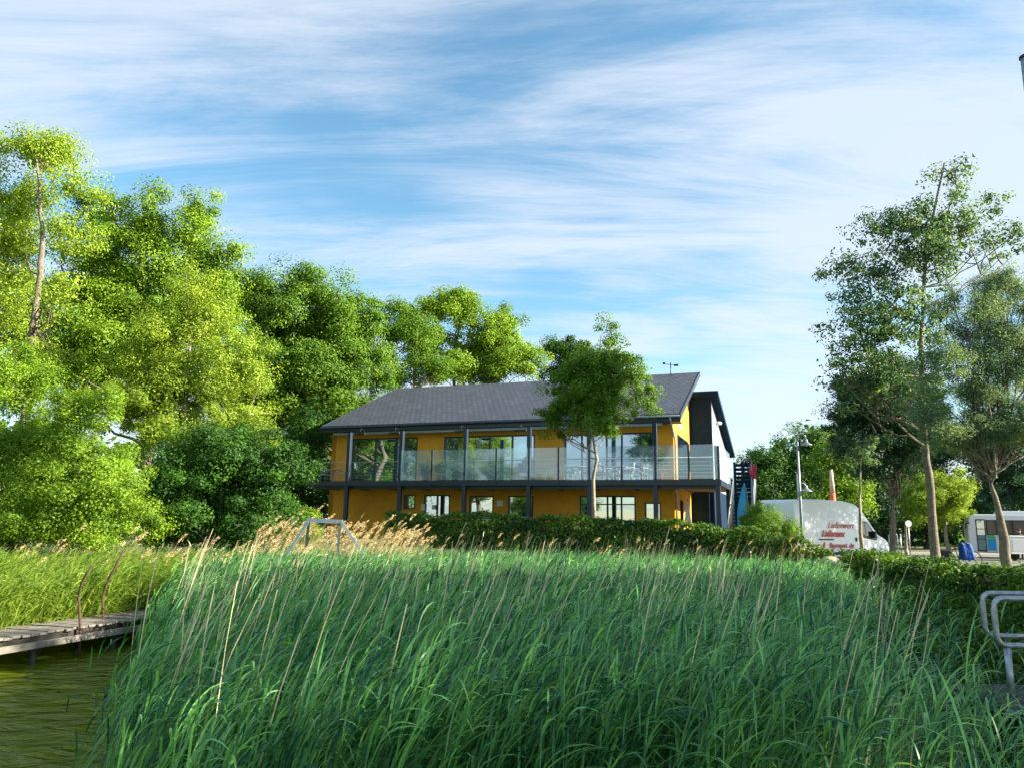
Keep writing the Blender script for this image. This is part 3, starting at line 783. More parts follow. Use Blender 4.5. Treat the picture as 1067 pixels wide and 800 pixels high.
def dens_near(x, y):
    p = np.ones_like(x)
    p = np.where(x > 1.9, .50, p); p = np.where((x > 2.4) & (x < 3.3) & (y < 8.5), .16, p)
    p = np.where(x > 3.0, .22, p)
    p = np.where(x < left_x(y) + .7, .6, p)
    p = np.where(x > .28 * y, np.minimum(p, .42), p); p = np.where(x > .40 * y, np.minimum(p, .14), p)
    p = np.where(x > .50 * y + .1, .04, p)
    p = np.where((x > .40 * y + .2) & (y > 6), .09, p)
    return p
rng = np.random.default_rng(5)
def hgt_green(p, rng):
    x, y = p[:, 0], p[:, 1]
    h = 1.36 + .10 * noise2(x * .7, y * .7) + rng.normal(size=len(x)) * .14 + .10 * sstep(7, 5, y)
    h -= .16 * sstep(1.2, 3.2, x) * sstep(13, 8, y)
    h -= .10 * sstep(4, 7, x) + .12 * sstep(18, 24, y)
    h = np.where((x > .50 * y) & (y < 9), h * .70, h)
    h = h - .07 * sstep(15, 20, y) - .42 * sstep(1.6, -.1, x - left_x(y)) * sstep(16, 12, y)
    return np.clip(h, .5, 1.95)
p = field(6600, 4.3, 8.5, rng, dens_near)
n_ = 230; ye = rng.uniform(5.2, 15.5, n_); xe = left_x(ye) - np.abs(rng.normal(size=n_)) * .24 + .2
p = np.concatenate([p, np.stack([xe, ye], 1)])
h = hgt_green(p, rng)
o = reeds('reed_bed', p, h, 'reed', rng, nleaf=11, llen=.46, lwid=.0145, wind=.34, segs=5); tag(o, 'dense green reeds in the shade in the foreground', 'reeds', kind='stuff')
p = field(17000, 8.5, 24.8, rng, lambda x, y: np.where(x > .385 * y + .3 + .2 * np.sin(y * 2), .07, 1.0))
h = hgt_green(p, rng)
o = reeds('reed_bed', p, h, 'reed', rng, nleaf=8, llen=.46, lwid=.020, wind=.34, segs=3); tag(o, 'green reeds reaching back to the hedge and the metal trestle', 'reeds', kind='stuff')
print('reeds', len(p))
# left bank reeds behind the jetty
x = rng.uniform(-17, -5.2, 26000); y = rng.uniform(9.5, 19.2, 26000)
ok = ((-.9563 * (x + 7.30) + .2925 * (y - 11.23)) > 1.0) & (shore_sd(x, y) < 1.6) & (x < left_x(y) + 1.5) & (x > -.72 * y - 1.5)
p = np.stack([x[ok], y[ok]], 1)[:10000]
h = 1.25 + .12 * noise2(p[:, 0], p[:, 1]) + rng.normal(size=len(p)) * .13
o = reeds('reed_bed', p, h, 'reed_lit', rng, nleaf=7, llen=.42, lwid=.026, wind=.40, segs=3); tag(o, 'sunlit yellow-green reeds behind the wooden jetty', 'reeds', kind='stuff')
# dry stalks of last year
def dry_patch(n, x0, x1, y0, y1): return np.stack([rng.uniform(x0, x1, n), rng.uniform(y0, y1, n)], 1)
pl = [P(a, 560, Y) for a, Y in zip(rng.uniform(250, 425, 700), rng.uniform(17.7, 22.5, 700))]
p = np.array([(q.x, q.y) for q in pl]); zb = np.maximum(ground_h(p[:, 0], p[:, 1]), 0)
h = np.clip(1.85 + rng.normal(size=len(p)) * .28, 1.0, 2.7) - zb * .7
o = reeds('dry_reeds', p, h, 'dry', rng, nleaf=5, llen=.30, lwid=.016, wind=.42, segs=3, stemr=.006, plume=.34, leafy=.5, zb=zb)
tag(o, 'dry tan reeds with feathery plumes around the metal trestle', 'dry reeds', kind='stuff')
pl = [P(a, 560, Y) for a, Y in zip(rng.uniform(-20, 300, 200), rng.uniform(15.0, 18.5, 200))]
p = np.array([(q.x, q.y) for q in pl])
h = np.clip(1.55 + rng.normal(size=len(p)) * .22, 1.0, 2.1)
o = reeds('dry_reeds', p, h, 'dry', rng, nleaf=4, llen=.25, lwid=.014, wind=.4, segs=3, stemr=.006, plume=.25, leafy=.6)
tag(o, 'dry tan reed stalks standing in front of the left bushes', 'dry reeds', kind='stuff')
pl = [P(a, 560, Y) for a, Y in zip(rng.uniform(430, 840, 330), rng.uniform(20.5, 24.5, 330))]
p = np.array([(q.x, q.y) for q in pl])
h = np.clip(1.75 + rng.normal(size=len(p)) * .22, 1.0, 2.3)
o = reeds('dry_reeds', p, h, 'dry', rng, nleaf=2, llen=.22, lwid=.014, wind=.25, segs=3, stemr=.005, plume=.18, leafy=.5)
tag(o, 'thin dry reed stalks standing before the long hedge', 'dry reeds', kind='stuff')
p = field(1500, 4.6, 14, rng, lambda x, y: np.where(x < .3 * y, .35, np.where(x < .5 * y, .12, 0)))
h = 1.92 + rng.normal(size=len(p)) * .2
o = reeds('dry_reeds', p, h, 'dry2', rng, nleaf=1, llen=.2, lwid=.012, wind=.24, segs=3, stemr=.0085, leafy=.3)
tag(o, 'bare pale dry stalks scattered among the green foreground reeds', 'dry reeds', kind='stuff')
# grass on the land edge beyond
n = 14000
x = rng.uniform(9.5, 30, n); y = rng.uniform(52, 62, n)
# ------------------------------------------------------------------ restaurant building
TH = R(21.0)
YR = 33.0
SLAB_R = P(750, 499.3, YR)          # top front edge of the balcony, right end
cu, su = math.cos(TH), math.sin(TH)
# origin: balcony front, u measured to the left end at px 336
O2 = Vector((SLAB_R.x, SLAB_R.y))
def uv_of(px, py, v):
    """pixel on the vertical plane v -> (u, z) relative to the right end"""
    d = ray(px, py)
    n = Vector((su, cu)); o = O2 + n * v
    k = (o.x * n.x + o.y * n.y) / (d.x * n.x + d.y * n.y)
    q = EYE + d * k
    t = Vector((cu, -su)); r = Vector((q.x - O2.x, q.y - O2.y))
    return r.dot(t), q.z
ZG = 1.345
root = thing('restaurant_building', 'orange two-storey lakeside building with long glass-fronted balcony and dark tiled roof', 'building', (O2.x, O2.y, 0), -TH)
def U(px, v, py=480): return uv_of(px, py, v)[0]
def Zp(px, py, v): return uv_of(px, py, v)[1]
SL = SLAB_R.z
VW = 2.6      # front wall
EV = 1.75     # eave line
UL, UR = U(345, VW), U(702, VW)
uEL, uER = U(336, EV, 440), U(700, EV, 428)
zE = (Zp(336, 443, EV) + Zp(560, 437.5, EV)) / 2
ru, zRr = None, None
# ridge depth chosen so that the left verge runs to px 414, y 404
best = None
for i in range(60):
    v_ = 4 + i * 0.15
    u_, z_ = uv_of(414, 404, v_)
    if best is None or abs(u_ - uEL) < best[0]: best = (abs(u_ - uEL), v_, z_)
VR = best[1]; zRl = best[2]
zRr = Zp(729, 388.5, VR); uRR = U(729, VR, 388)
print('BLD SL', SL, 'eave', zE, Zp(336, 443, EV), Zp(560, 437.5, EV), 'UL,UR', UL, UR, 'uE', uEL, uER, 'ridge v', VR, zRl, zRr, 'uRR', uRR, U(728, 9))
zR = (zRl + zRr) / 2
def vz_of(px, py, u):
    d = ray(px, py); n = Vector((cu, -su)); o = O2 + n * u
    k = (o.x * n.x + o.y * n.y) / (d.x * n.x + d.y * n.y)
    q = EYE + d * k; t = Vector((su, cu)); r = Vector((q.x - O2.x, q.y - O2.y))
    return r.dot(t), q.z
def BW(u, v, z): return Vector((O2.x + u * cu + v * su, O2.y - u * su + v * cu, z))

slope = math.atan2(zR - zE, VR - EV)
def zroof(v): return zE - 0.26 + (v - EV) * math.tan(slope)     # underside

def wall_cells(mb, a0, a1, z0, z1, ops, c0, c1, axis):
    """wall with real openings; axis 'u': runs along u at v in c0..c1"""
    A = sorted({a0, a1, *[q for o in ops for q in o[:2]]}); Z = sorted({z0, z1, *[q for o in ops for q in o[2:]]})
    for i in range(len(A) - 1):
        j = 0
        while j < len(Z) - 1:
            def solid(jj):
                am, zm = (A[i] + A[i + 1]) / 2, (Z[jj] + Z[jj + 1]) / 2
                return not any(o[0] < am < o[1] and o[2] < zm < o[3] for o in ops)
            if solid(j):
                k = j
                while k + 1 < len(Z) - 1 and solid(k + 1): k += 1
                if axis == 'u': mb.box(A[i], A[i + 1], c0, c1, Z[j], Z[k + 1])
                else: mb.box(c0, c1, A[i], A[i + 1], Z[j], Z[k + 1])
                j = k + 1
            else: j += 1

def opening(name, a0, a1, z0, z1, v, mull=(), trans=(), axis='u', fw=0.07, out=-1, mat_='dark', handle=False, white_panel=None):
    """frame (part) > pane (sub-part) set back in the wall; v is the outer wall face"""
    f = MB()
    def bx(p0, p1, q0, q1, d0, d1):
        lo, hi = sorted((v - out * d0, v - out * d1))
        if axis == 'u': f.box(p0, p1, lo, hi, q0, q1)
        else: f.box(lo, hi, p0, p1, q0, q1)
    bx(a0, a0 + fw, z0, z1, -.012, .14); bx(a1 - fw, a1, z0, z1, -.012, .14)
    bx(a0 + fw, a1 - fw, z1 - fw, z1, -.012, .14); bx(a0 + fw, a1 - fw, z0, z0 + fw, -.012, .14)
    for m in mull: bx(m - fw * .5, m + fw * .5, z0 + fw, z1 - fw, .01, .12)
    for t in trans: bx(a0 + fw, a1 - fw, t - fw * .4, t + fw * .4, .02, .11)
    fo = f.build(name, M[mat_], root)
    g = MB(); lo, hi = sorted((v - out * .075, v - out * .10))
    if axis == 'u': g.box(a0 + fw * .5, a1 - fw * .5, lo, hi, z0 + fw * .5, z1 - fw * .5)
    else: g.box(lo, hi, a0 + fw * .5, a1 - fw * .5, z0 + fw * .5, z1 - fw * .5)
    g.build('pane', M['window'], fo)
    if handle:
        h = MB().box(a0 + .16, a0 + .20, v - .05, v - .01, (z0 + z1) / 2 - .2, (z0 + z1) / 2 + .2); h.build('handle', M['galv'], fo)
    if white_panel:
        b = MB().box(a0 + fw, a1 - fw, v + .06, v + .072, z0 + fw, z0 + (z1 - z0) * white_panel); b.build('white_panel', M['signwhite'], fo)  # white panel over the lower part of the pane
    return fo

def u_(px, py=490): return uv_of(px, py, VW)[0]
def z_(px, py): return uv_of(px, py, VW)[1]
zt = SL + .06
opsU = [(u_(366), u_(434), zt, z_(400, 456)), (u_(462), u_(557), zt, z_(510, 453.5)), (u_(588), u_(683), zt, z_(640, 451))]
zb_ = ZG + .12
opsL = [(u_(422), u_(434), z_(428, 530), z_(428, 515)), (u_(443), u_(470), zb_, z_(455, 515)), (u_(490), u_(515), ZG + .5, z_(505, 516)),
        (u_(530), u_(556), ZG + .5, z_(545, 516)), (u_(604), u_(662), ZG + .75, z_(640, 516)), (u_(671), u_(688), ZG + .4, z_(680, 523))]
T = .3
w = MB(); ztop = zroof(VW) - .01
wall_cells(w, UL, UR - T, ZG - .3, ztop, opsU + opsL, VW, VW + T, 'u')
w.build('front_wall', M['orange'], root)
VB = VR - .35
# gable wall at the right
dv0, dz1 = vz_of(705.5, 452, UR); dv1, _ = vz_of(717, 461, UR)
print('gable door v', dv0, dv1, dz1)
dv0 = max(dv0, VW + .5)
w = MB(); zc = zroof(VW) - .01
opsG = [(dv0, dv1, zt, SL + 2.55), (dv0 + .4, dv0 + 1.5, zb_, ZG + 2.2), (dv1 + .35, dv1 + .85, zt + .9, SL + 2.1)]
opsG = [o for o in opsG if o[1] < VB - .2]
wall_cells(w, VW, VB, ZG - .3, zc, opsG, UR - T, UR, 'v')
w.prism([(VW, zc), (VB, zc), (VB, zroof(VB) - .01)], UR - T, UR, 'x')
w.build('gable_wall', M['orange'], root)
w = MB()
w.prism([(VW, ZG - .3), (VB, ZG - .3), (VB, zroof(VB) - .01), (VW + .0, zc)], UL, UL + T, 'x')
w.box(UL + T, UR - T, VB - T, VB, ZG - .3, zroof(VB) - .12)
for o in w.v[:]: pass
w.build('rear_walls', M['orange'], root)
# windows
for k, (a0, a1, z0, z1) in enumerate(opsU):
    mulls = {0: [a0 + (a1 - a0) * .36, a0 + (a1 - a0) * .68], 1: [u_(482.5), u_(509.5), u_(533)], 2: [u_(606), u_(632), u_(648), u_(668)]}[k]
    fo = opening('window', a0, a1, z0, z1, VW, mulls)
    if k == 1:
        MB().box(u_(473), u_(476), VW + .055, VW + .07, z_(474, 479), z_(474, 462)).build('door_slot', M['dark'], fo)
opening('window', *opsL[0], VW)
opening('door', *opsL[1], VW, [(opsL[1][0] + opsL[1][1]) / 2], handle=True)
opening('window', *opsL[2], VW, trans=[opsL[2][2] + .62], white_panel=.40)
opening('window', *opsL[3], VW, trans=[opsL[3][2] + .62], white_panel=.40)
opening('window', *opsL[4], VW, [u_(618.5), u_(632.5), u_(647)], [z_(640, 525)])
opening('window', *opsL[5], VW)
for i, o in enumerate(opsG):
    opening('door' if i < 2 else 'window', *o, UR, [(o[0] + o[1]) / 2] if i == 0 else (), axis='v', out=1)
# roof
ln = math.hypot(zR - zE, VR - EV)
rf = MB().box(uEL, uRR, 0, ln, -.2, 0)
ro = rf.build('roof', M['slate'], root); ro.location = (0, EV, zE); ro.rotation_euler = (slope, 0, 0)
hk = MB()
for i in range(16):
    x = uEL + .8 + i * (uRR - uEL - 1.2) / 15
    hk.box(x - .01, x + .01, .75, .80, .002, .10)
hk.build('snow_hook', M['dark'], ro); ro.children[0]['kind'] = 'stuff'
fb = MB().box(uEL - .02, uRR + .02, EV - .035, EV - .004, zE - .36, zE + .01); fb.build('fascia', M['dark'], root)
for x in (uEL - .03, uRR):
    vb = MB(); vb.add([(x, EV, zE - .26), (x + .03, EV, zE - .26), (x + .03, EV, zE + .03), (x, EV, zE + .03), (x, VR, zR - .26), (x + .03, VR, zR - .26), (x + .03, VR, zR + .03), (x, VR, zR + .03)],
           [(0, 1, 2, 3), (7, 6, 5, 4), (0, 4, 5, 1), (1, 5, 6, 2), (2, 6, 7, 3), (3, 7, 4, 0)])
    vb.build('verge_board', M['dark'], root)
sf = MB().box(uEL + .02, uRR - .02, EV, VW - .003, zE - .36, zE - .33); sf.build('soffit', M['soffit'], root)
gt = MB().tube([(uEL, EV - .10, zE - .10), (uRR, EV - .10, zE - .10)], .065, 8); gt.build('gutter', M['steel'], root)
aw = MB().box(uEL + .7, uRR - .9, EV + .1, EV + .30, zE - .52, zE - .37); aw.build('awning_box', M['galvdull'], root, bevel=.02)
dp = MB().tube([(UR + .02, EV - .1, zE - .15), (UR + .05, EV + .1, zE - .5), (UR + .07, VW + .12, zE - 1.15), (UR + .07, VW + .15, ZG)], .05, 8)
dp.build('downpipe', M['galv'], root)
dp2 = MB().tube([(UL + .12, VW - .07, zE - .4), (UL + .12, VW - .07, SL)], .045, 8)
# weather mast on the ridge
mu, mz = uv_of(699, 391, VR - .6)
wm = MB().tube([(mu, VR - .6, zR - .5), (mu, VR - .6, zR + .55)], .03, 6); mo = wm.build('weather_mast', M['black'], root)
MB().tube([(mu - .4, VR - .6, zR + .48), (mu + .4, VR - .6, zR + .36)], .018, 5).box(mu - .46, mu - .32, VR - .66, VR - .54, zR + .47, zR + .57).box(mu + .2, mu + .45, VR - .65, VR - .55, zR + .32, zR + .42).build('sensor_arm', M['black'], mo)
# balcony
uBL = uv_of(319, 490, 0)[0]
b = MB().box(uBL, 0, 0.05, VW - .004, SL - .16, SL); b.box(UR + .004, 0, VW - .004, 8.5, SL - .16, SL); b.build('balcony_floor', M['deckwood'], root)
b = MB().box(uBL, 0.05, 0.0, .048, SL - .24, SL + .01); b.box(.002, .05, .048, 8.5, SL - .24, SL + .01); b.build('balcony_edge_beam', M['steel'], root)
b = MB().box(uBL, -.1, .3, .5, SL - .40, SL - .17)
for i in range(12):
    x = uBL + .4 + i * (-uBL - .8) / 11
    b.box(x, x + .12, .52, VW - .05, SL - .36, SL - .17)
b.build('joists', M['steel'], root)
posts = [362, 417, 484, 551, 614, 683, 753]
PU = [uv_of(p, 500, .14)[0] for p in posts]
for i, x in enumerate(PU):
    top = uv_of(posts[i], 452 if i < 6 else 467, .14)[1] if i < 6 else SL + 1.5
    x = min(x, -.1)
    MB().box(x - .10, x + .10, .052, .25, ZG - .1, (zE - .62) if i < 6 else top).build('post', M['steel'], root, bevel=.01)
for (u0, v0) in ((-.1, 5.0), (-.1, 8.2)):
    MB().box(u0 - .09, u0 + .09, v0, v0 + .18, ZG, SL - .17).build('post', M['steel'], root)
gz1 = uv_of(550, 466.5, 0)[1]
gp = [417, 450, 484, 517, 551, 582, 614, 648, 683, 718, 753]
GU = [uv_of(p, 490, .0)[0] for p in gp]; GU[-1] = -.03
for i in range(len(GU) - 1):
    MB().box(GU[i] + .05, GU[i + 1] - .05, -.035, -.022, SL + .04, gz1).build('glass_panel', M['glass'], root)
for i, x in enumerate(GU):
    if i % 2 == 1: MB().box(x - .035, x + .035, -.05, -.002, SL - .24, gz1 + .03).build('railing_post', M['steel'], root)
for k in range(3):
    MB().box(.056, .068, .1 + k * 1.6, 1.55 + k * 1.6, SL + .04, gz1).build('glass_panel', M['glass'], root)
hr = MB().tube([(uBL, .30, SL + 1.02), (-.12, .30, SL + 1.02), (-.12, 8.4, SL + 1.02)], .026, 6)
hr.build('handrail', M['galv'], root)
hb = MB()
for k in range(5):
    z = SL + .18 + k * .16
    hb.tube([(uBL, .30, z), (-.12, .30, z)], .009, 4); hb.tube([(-.12, .30, z), (-.12, 8.4, z)], .009, 4)
hb.build('rail_bars', M['galvdull'], root)
# heaters, lamps, notices
for px, py in ((375, 451.5), (411, 451), (480, 449), (542, 448)):
    hu, hz_ = uv_of(px, py, .9)
    ho = MB().box(hu - .33, hu + .33, .84, .98, hz_ - .06, hz_ + .05).build('patio_heater', M['black'], root, bevel=.015)
    MB().tube([(hu, .9, hz_ + .05), (hu + .02, 1.0, hz_ + .30), (hu, 1.6, zE - .45)], .015, 5).build('bracket', M['black'], ho)
lu, lz = uv_of(507, 446, VW); MB().box(lu - .16, lu + .16, VW - .10, VW - .003, lz - .07, lz + .07).build('wall_lamp', M['signwhite'], root, bevel=.02)
lu, lz = uv_of(606, 446, VW); MB().box(lu - .16, lu + .16, VW - .10, VW - .003, lz - .07, lz + .07).build('wall_lamp', M['signwhite'], root, bevel=.02)
for px, py, w_, h_ in ((441, 528, .12, .18), (521, 524, .17, .15), (452, 528, .10, .12)):
    nu, nz = uv_of(px, py, VW); MB().box(nu - w_, nu + w_, VW - .03, VW - .014, nz - h_, nz + h_).build('notice', M['signwhite'], root)
nv, nz = vz_of(721.5, 463, UR); MB().box(UR + .003, UR + .05, nv - .1, nv + .1, nz - .12, nz + .12).build('lamp', M['signwhite'], root)  # small white sign plate beside the gable door
# faint name lettering on the gable (unreadable in the photograph)
def text(s, size, m, parent, loc, rot, name='lettering', shear=0.0, ext=.004, bold=0.0, sx=1.0):
    c = bpy.data.curves.new(name, 'FONT'); c.body = s; c.size = size; c.extrude = ext; c.shear = shear; c.offset = bold
    c.materials.append(m); o = bpy.data.objects.new(name, c); COL.objects.link(o)
    me = bpy.data.meshes.new_from_object(o.evaluated_get(bpy.context.evaluated_depsgraph_get()))
    bpy.data.objects.remove(o); me.materials.clear(); me.materials.append(m)
    o = bpy.data.objects.new(name, me); COL.objects.link(o)
    o.parent = parent; o.location = loc; o.rotation_euler = rot; o.scale = (sx, 1, 1); return o
tv, tz = vz_of(708, 444, UR)
MB().tube([(UR + .02, tv - .9 + i * .06, tz + .13 * math.sin(i * 1.9) + .05 * math.sin(i * .7)) for i in range(31)], .018, 5).build('wall_emblem', M['greytext'], root)
# annex
VA = 8.7
ua0, za1 = uv_of(722, 409, VA - .35); ua1, _ = uv_of(741.5, 440, VA); uaR, zaT = uv_of(748, 406.5, VA - .35)
vbk = None
for i in range(200):
    v_ = VA + i * .1
    uu, zz = uv_of(765.5, 472, v_)
    if uu <= uaR: vbk, zbk = v_, zz; break
print('annex', ua0, ua1, uaR, zaT, 'back', vbk, zbk)
if vbk is None: vbk, zbk = 17, 7.5
sl2 = (zbk - zaT) / (vbk - VA + .35)
def za(v): return zaT - .3 + (v - VA + .35) * sl2
vE = vbk - .8
wl = MB(); wl.prism([(VA, SL + .02), (VA + .2, SL + .02), (VA + .2, za(VA + .2) - .01), (VA, za(VA) - .01)], UR + .004, ua1, 'x'); wl.build('annex_front_wall', M['annex'], root)
wl = MB(); wl.prism([(VA + .2, SL), (vE, SL), (vE, za(vE) - .01), (VA + .2, za(VA + .2) - .01)], ua1 - .25, ua1 - .004, 'x'); wl.build('annex_side_wall', M['annexside'], root)
MB().box(ua1 - .25, ua1 - .004, VA + .2, vE, ZG - .3, SL - .002).build('annex_lower_side_wall', M['annex'], root)
wl = MB(); wl.box(UL + 4, ua1 - .25, vE - .3, vE - .002, ZG - .3, za(vE) - .02); wl.build('annex_rear_wall', M['annex'], root)
wl = MB(); wl.box(UR + .01, ua1 - .26, VA + .01, VA + .19, ZG - .3, SL - .2); wl.build('annex_lower_wall', M['annex'], root)
rf = MB()
x0 = UL + 2
rf.add([(x0, VA + 1.5, za(VA + 1.5)), (uaR, VA + 1.5, za(VA + 1.5)), (uaR, vbk, za(vbk)), (x0, vbk, za(vbk)), (x0, VA + 1.5, za(VA + 1.5) + .28), (uaR, VA + 1.5, za(VA + 1.5) + .28), (uaR, vbk, za(vbk) + .28), (x0, vbk, za(vbk) + .28)],
       [(0, 3, 2, 1), (4, 5, 6, 7), (0, 1, 5, 4), (1, 2, 6, 5), (2, 3, 7, 6), (3, 0, 4, 7)])
q0, q1 = VA - .35, VA + 1.5
rf.add([(UR + .01, q0, za(q0)), (uaR, q0, za(q0)), (uaR, q1, za(q1)), (UR + .01, q1, za(q1)), (UR + .01, q0, za(q0) + .28), (uaR, q0, za(q0) + .28), (uaR, q1, za(q1) + .28), (UR + .01, q1, za(q1) + .28)],
       [(0, 3, 2, 1), (4, 5, 6, 7), (0, 1, 5, 4), (1, 2, 6, 5), (2, 3, 7, 6), (3, 0, 4, 7)])
rf.build('annex_roof', M['annex'], root)
sv, sz = vz_of(746.5, 441, ua1); MB().lathe([(0, .12), (.16, .08), (.2, 0), (.16, -.08), (0, -.12)], 12, (ua1 + .12, sv, sz)).build('side_lamp', M['signwhite'], root)
# stairs
st = MB(); ns = 16; s0, s1 = 6.2, 1.0
for i in range(ns):
    t = (i + .5) / ns; v_ = s0 + (s1 - s0) * t; z = SL - (SL - ZG) * t
    st.box(.22, 1.15, v_ - .15, v_ + .15, z - .03, z + .01)
so = thing('outdoor_staircase', 'open metal staircase coming down from the right end of the balcony', 'staircase', BW(.7, 3, ZG), -TH)
st2 = MB(); st2.v = [(a - .7, b_ - 3, c - ZG) for a, b_, c in st.v]; st2.f = st.f; st2.sm = st.sm
st2.build('treads', M['galvdull'], so)
for x in (.18, 1.19):
    MB().beam((x - .7, s0 - 3, SL - ZG - .1), (x - .7, s1 - 3, 0), .05, .24).build('stringer', M['steel'], so)
    g = MB()
    for k in range(6):
        dz = .2 + k * .16
        g.tube([(x - .7, s0 - 3, SL - ZG + dz), (x - .7, s1 - 3, dz + .05)], .012, 4)
    for t in (0, .33, .66, 1):
        v_ = s0 + (s1 - s0) * t; z = (SL - ZG) * (1 - t)
        g.box(x - .72, x - .68, v_ - 3.02, v_ - 2.98, z, z + 1.05)
    g.build('stair_railing', M['galv'], so)
# dark screen right of the stairs
def uvz(px, py, v): return uv_of(px, py, v)
a0 = uvz(766, 500, 2.6)[0]; a1 = uvz(783, 500, 2.6)[0]; zs = uvz(774, 481, 2.6)[1]
scx = (a0 + a1) / 2
sr = thing('timber_screen', 'tall dark slatted screen beside the staircase', 'screen', BW(scx, 2.6, ZG), -TH)
hw = (a1 - a0) / 2
for k in (-hw, 0, hw): MB().box(k - .06, k + .06, -.06, .06, -.1, zs - ZG).build('post', M['annex'], sr)
g = MB(); nsl = 20
for i in range(nsl):
    z = .1 + i * (zs - ZG - .25) / (nsl - 1)
    g.box(-hw, hw, .062, .085, z - .07, z + .07)
g.build('slat_panel', M['annex'], sr)

# ------------------------------------------------------------------ terrace furniture
def table_proto(label):
    t = thing('terrace_table', label, 'table', (0, 0, 0), 0, 'tables on the balcony')
    MB().lathe([(0, .70), (.40, .70), (.42, .715), (.40, .73), (0, .73)], 20).build('tabletop', M['chair'], t)
    MB().tube([(0, 0, .03), (0, 0, .70)], .03, 8).build('column', M['chair'], t)
    MB().lathe([(0, .03), (.22, .02), (.22, 0), (0, 0)], 16).build('foot', M['chair'], t)
    return t
def chair_proto(label):
    t = thing('terrace_chair', label, 'chair', (0, 0, 0), 0, 'chairs on the balcony')
    MB().box(-.23, .23, -.22, .22, .43, .46).build('seat', M['chair'], t, bevel=.01)
    b = MB(); b.tube([(-.21, .22, .45), (-.20, .30, .92), (.20, .30, .92), (.21, .22, .45)], .013, 6)
    for k in range(5): b.tube([(-.14 + k * .07, .235, .48), (-.14 + k * .07, .30, .91)], .009, 5)
    b.build('backrest', M['chair'], t)
    for sx in (-1, 1):
        for sy in (-1, 1): MB().tube([(sx * .20, sy * .19, .44), (sx * .23, sy * .23, 0)], .012, 6).build('leg', M['chair'], t)
        MB().tube([(sx * .23, -.2, .45), (sx * .25, -.2, .66), (sx * .24, .25, .68)], .012, 6).build('armrest', M['chair'], t)
    return t
tp_ = None; cp_ = None
tabs = [(500, 1.25, 'leftmost round table behind the glass balustrade'), (568, 1.3, 'round table behind the glass just right of the fourth post'),
        (604, 1.2, 'round table behind the trunk of the young tree'), (645, 1.3, 'rightmost round table behind the glass balustrade'), (349, 1.2, 'small table at the open left end of the balcony')]
for i, (px, v_, lab) in enumerate(tabs):
    p = BW(uv_of(px, 495, v_)[0], v_, SL + .003)
    if i == 0: tp_ = table_proto(lab); tp_.location = p; tp_.rotation_euler.z = -TH
    else: dup(tp_, p, -TH, lab)
chs = [(487, 1.0, 1.3, 'chair at the left side of the leftmost glass-side table'), (513, 1.3, -1.4, 'chair at the right side of the leftmost glass-side table'), (498, 1.9, 0, 'chair behind the leftmost glass-side table'),
       (526, 1.5, -1.0, 'chair standing alone left of the round-backed wicker chair'), (560, 1.9, 1.2, 'chair left of the table by the fourth post'), (577, 1.5, -1.5, 'chair right of the table by the fourth post'),
       (594, 1.3, 1.5, 'chair left of the table behind the young tree'), (614, 1.9, -.9, 'chair half hidden behind the post beside the young tree'), (627, 1.4, 1.0, 'chair just right of the young tree trunk'),
       (636, 1.9, 1.5, 'chair left of the rightmost round table'), (655, 1.4, -1.5, 'chair right of the rightmost round table'), (668, 1.9, -.4, 'chair nearest to the right corner post of the terrace'),
       (340, 1.3, 1.2, 'chair at the far left end of the balcony'), (357, 1.4, -1.3, 'chair beside the first post at the left end')]
for i, (px, v_, rz, lab) in enumerate(chs):
    p = BW(uv_of(px, 495, v_)[0], v_, SL + .003)
    if i == 0: cp_ = chair_proto(lab); cp_.location = p; cp_.rotation_euler.z = -TH + rz
    else: dup(cp_, p, -TH + rz, lab)
# hooded wicker chair
p = BW(uv_of(548, 490, 1.3)[0], 1.3, SL + .003)
wch = thing('wicker_chair', 'blue-grey round-backed wicker chair beside the fourth post', 'chair', p, -TH)
prof = [(-.33, .25), (-.34, .9), (-.25, 1.2), (-.08, 1.33), (.08, 1.33), (.25, 1.2), (.34, .9), (.33, .25)]
MB().prism(prof, .22, .34).build('back_shell', M['wicker'], wch, bevel=.04)
MB().prism([(-.34, .28), (-.34, .95), (-.28, .95), (-.28, .28)], -.25, .23).prism([(.28, .28), (.28, .95), (.34, .95), (.34, .28)], -.25, .23).build('side_wings', M['wicker'], wch, bevel=.02)
MB().box(-.28, .28, -.28, .22, .28, .44).build('seat', M['signwhite'], wch, bevel=.03)
MB().box(-.33, .33, -.26, .33, .0, .24).build('base', M['wicker'], wch, bevel=.02)

def potted(px, v_, label, hgt, rad, lf, seed, flowers=False):
    rng = np.random.default_rng(seed)
    p = BW(uv_of(px, 495, v_)[0], v_, SL + .003)
    t = thing('potted_plant', label, 'potted plant', p, 0)
    MB().lathe([(0, 0), (.14, 0), (.20, .32), (.22, .34), (.19, .35), (.17, .30), (0, .30)], 16).build('pot', M['terracotta'], t)
    C, _ = sample_lobes([((0, 0, .35 + hgt / 2), (rad, rad, hgt / 2))], 40, rng)
    V, Fq, v = leaf_cloud(C, np.full(40, .11), 30, .09, rng)
    np_mesh('foliage', V, Fq, M[lf], t, v)
    b = MB()
    for k in range(6): b.tube([(0, 0, .3), (C[k][0] * .5, C[k][1] * .5, .4 + hgt * .3), tuple(C[k])], .008, 4)
    b.build('stems', M['twig'], t)
    if flowers:
        C2, _ = sample_lobes([((0, 0, .4 + hgt * .7), (rad * .9, rad * .9, hgt * .35))], 9, rng)
        V, Fq, v = leaf_cloud(C2, np.full(9, .04), 12, .05, rng); np_mesh('flowers', V, Fq, M['redpole'], t, v)
potted(443, .8, 'potted plant with orange flowers left of the first glass joint', .75, .34, 'lf_mid', 301, True)
potted(459, .8, 'dark leafy potted plant before the left jamb of the middle window', .65, .30, 'lf_dark', 302, True)
